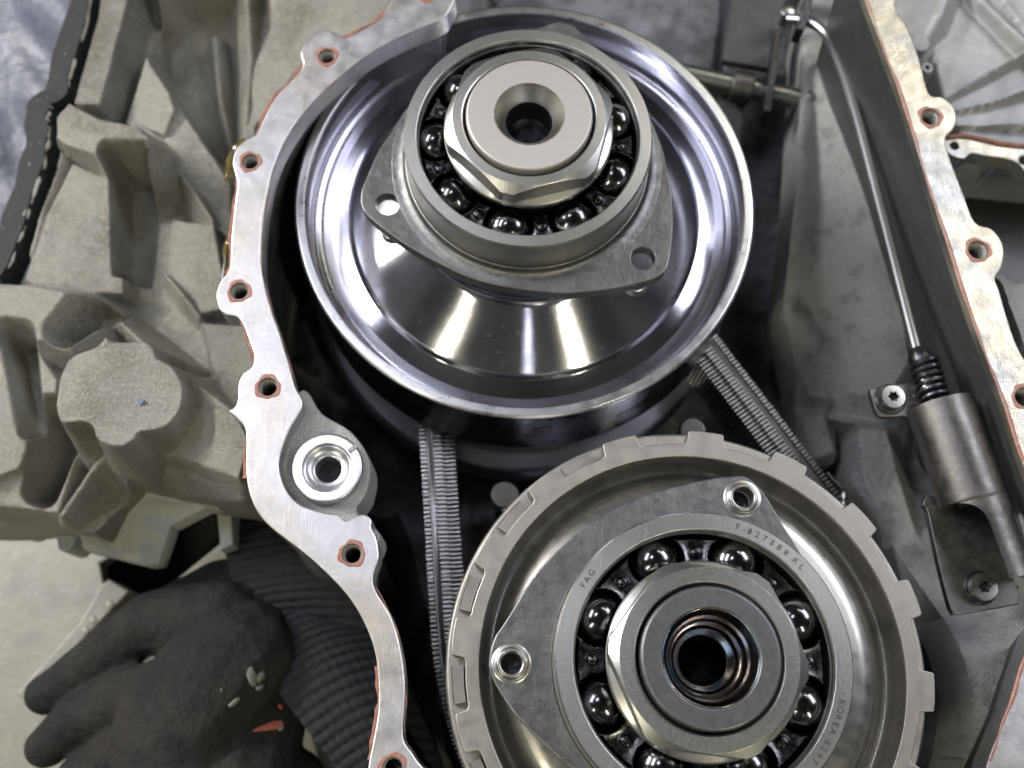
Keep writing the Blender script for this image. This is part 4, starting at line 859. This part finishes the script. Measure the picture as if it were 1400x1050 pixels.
bl_ = [ # thumb side, knuckles and back of the hand
 (h(350, 810, -15.2), 1.8, h(312, 900, -13.9), 2.3), (h(330, 900, -13.5), 2.6, h(250, 1000, -13), 2.9), (h(360, 985, -14.6), 1.9, h(320, 1080, -13.4), 2.6),
 (h(250, 1000, -13), 2.8, h(240, 1130, -13.5), 2.8), (h(400, 1070, -15), 1.5, h(370, 1130, -14), 2.2), (h(370, 800, -16), 1.6, h(380, 880, -16), 1.6),
 (h(300, 850, -13.6), 1.9, h(205, 850, -13.8), 1.35), (h(205, 850, -13.8), 1.35, h(130, 905, -14.8), 1.15), (h(130, 905, -14.8), 1.15, h(62, 950, -16), .9),
 (h(250, 940, -13), 1.6, h(170, 955, -13.6), 1.25), (h(170, 955, -13.6), 1.25, h(105, 985, -14.6), 1.1), (h(105, 985, -14.6), 1.1, h(62, 1022, -15.8), .9),
 (h(250, 1020, -13), 1.6, h(175, 1030, -13.7), 1.3), (h(175, 1030, -13.7), 1.3, h(115, 1062, -14.8), 1.1), (h(115, 1062, -14.8), 1.1, h(80, 1110, -16), .9),
 (h(260, 1100, -13.2), 1.6, h(180, 1115, -14), 1.25), (h(180, 1115, -14), 1.25, h(130, 1160, -15), 1.0),
 (h(400, 790, -15.5), 1.4, h(300, 800, -15.8), 1.2), (h(300, 800, -15.8), 1.2, h(225, 838, -16), 1.1)]
remeshed('glove_palm', bl_, M_GLOVE, hand, .13, 9, lambda p: .04*math.sin(p.x*1.3+p.y*1.8)*math.sin(p.y*.9))
# ribbed knit cuff: fans out from the wrist towards the hand
def cuff(HA, HB, z0, z1, ribs, amp, bulge):
    HA, HB = smooth_pts(HA, 30, False), smooth_pts(HB, 30, False); nr_, nt_ = len(HA), 40; vs, fs = [], []; W1 = nt_+1
    for i in range(nr_):
        s = i/(nr_-1); e = math.sin(PI*s)**.45
        for j in range(W1):
            t = j/nt_; x = HA[i][0]*(1-t)+HB[i][0]*t+6*math.sin(t*PI)*math.sin(s*5); y = HA[i][1]*(1-t)+HB[i][1]*t-14*math.sin(PI*t)
            z = z0+(z1-z0)*t-bulge*(1-e)+.5*math.sin(PI*t)+amp*(abs(math.sin(s*PI*ribs+.6*math.sin(t*3)))*2-1.2)*(1-.25*t)+.02*math.sin(t*75+s*9)
            vs.append(h(x, y, z))
    for i in range(nr_-1):
        for j in range(nt_): b = i*W1+j; fs.append((b, b+1, b+W1+1, b+W1))
    n0 = len(vs); vs += [(v[0], v[1], z0-4.5) for v in list(vs)]
    for i in range(nr_-1):
        for j in range(nt_): b = n0+i*W1+j; fs.append((b, b+W1, b+W1+1, b+1))
        for c_ in (0, nt_): a = i*W1+c_; fs.append((a, a+W1, n0+a+W1, n0+a))
    for j in range(nt_):
        for r_ in (0, nr_-1): a = r_*W1+j; fs.append((a, a+1, n0+a+1, n0+a))
    return mesh('knit_cuff', vs, fs, M_KNIT, hand, h(*HA[0], z0), ang=70)
cuff([(290, 700), (306, 750), (318, 800), (324, 850), (330, 900)], [(540, 690), (560, 740), (575, 800), (590, 860), (600, 930)], -13.2, -14.6, 18, .06, 2.5)
cuff([(318, 850), (340, 890), (374, 938), (425, 1005), (475, 1070), (520, 1140)], [(410, 815), (470, 838), (525, 880), (565, 950), (600, 1040), (620, 1120)], -12.5, -14.4, 26, .065, 1.3)
from mathutils.bvhtree import BVHTree
bpy.context.view_layer.update()
palm = [o for o in hand.children if o.name.startswith('glove_palm')][0]
bvh = BVHTree.FromPolygons([palm.matrix_world @ v.co for v in palm.data.vertices], [p.vertices[:] for p in palm.data.polygons])
def patch(name, px_pts, mat, th=.03, dome=.04):
    px_pts = [tuple(p) for p in smooth_pts(px_pts, 4)]; camp = Vector((0, 0, D*S)); c = np.mean(px_pts, 0); vs = []
    def hit(x, y):
        d = (W3(x, y, -14)*S-camp).normalized(); r = bvh.ray_cast(camp, d)
        return (r[0], r[1]) if r[0] else (W3(x, y, -11)*S, Vector((0, 0, 1)))
    n = len(px_pts); rings = [1., .97, .5]; H_ = [-.02, th*.7, th+dome]
    for f_, hh in zip(rings, H_):
        for p in px_pts: q, nn = hit(c[0]+(p[0]-c[0])*f_, c[1]+(p[1]-c[1])*f_); vs.append((q+nn*hh*S)/S)
    q, nn = hit(*c); vs.append((q+nn*(th+dome)*S)/S); fs = []
    for k in range(2):
        for i in range(n): j = (i+1) % n; fs.append((k*n+i, k*n+j, (k+1)*n+j, (k+1)*n+i))
    for i in range(n): fs.append((2*n+i, 2*n+(i+1) % n, 3*n))
    return mesh(name, vs, fs, mat, hand, tuple(vs[-1]), ang=60)
patch('torn_patch', [(345, 999), (362, 990), (378, 985), (386, 987), (385, 995), (370, 998), (352, 1000)], M_TEAR, .04)
patch('torn_patch', [(381, 962), (386, 965), (385, 970), (380, 966)], M_TEAR)
patch('paint_fleck', [(337, 920), (343, 911), (348, 916), (352, 925), (350, 938), (342, 936)], M_CHIP)
patch('paint_fleck', [(350, 925), (360, 917), (362, 926), (353, 934)], M_CHIP)
patch('paint_fleck', [(351, 938), (361, 936), (358, 943), (350, 944)], M_CHIP); patch('paint_fleck', [(312, 964), (325, 953), (328, 958), (316, 967)], M_CHIP)
patch('paint_fleck', [(383, 992), (388, 990), (387, 998), (381, 999)], M_CHIP); patch('paint_fleck', [(301, 943), (304, 941), (304, 946)], M_CHIP)
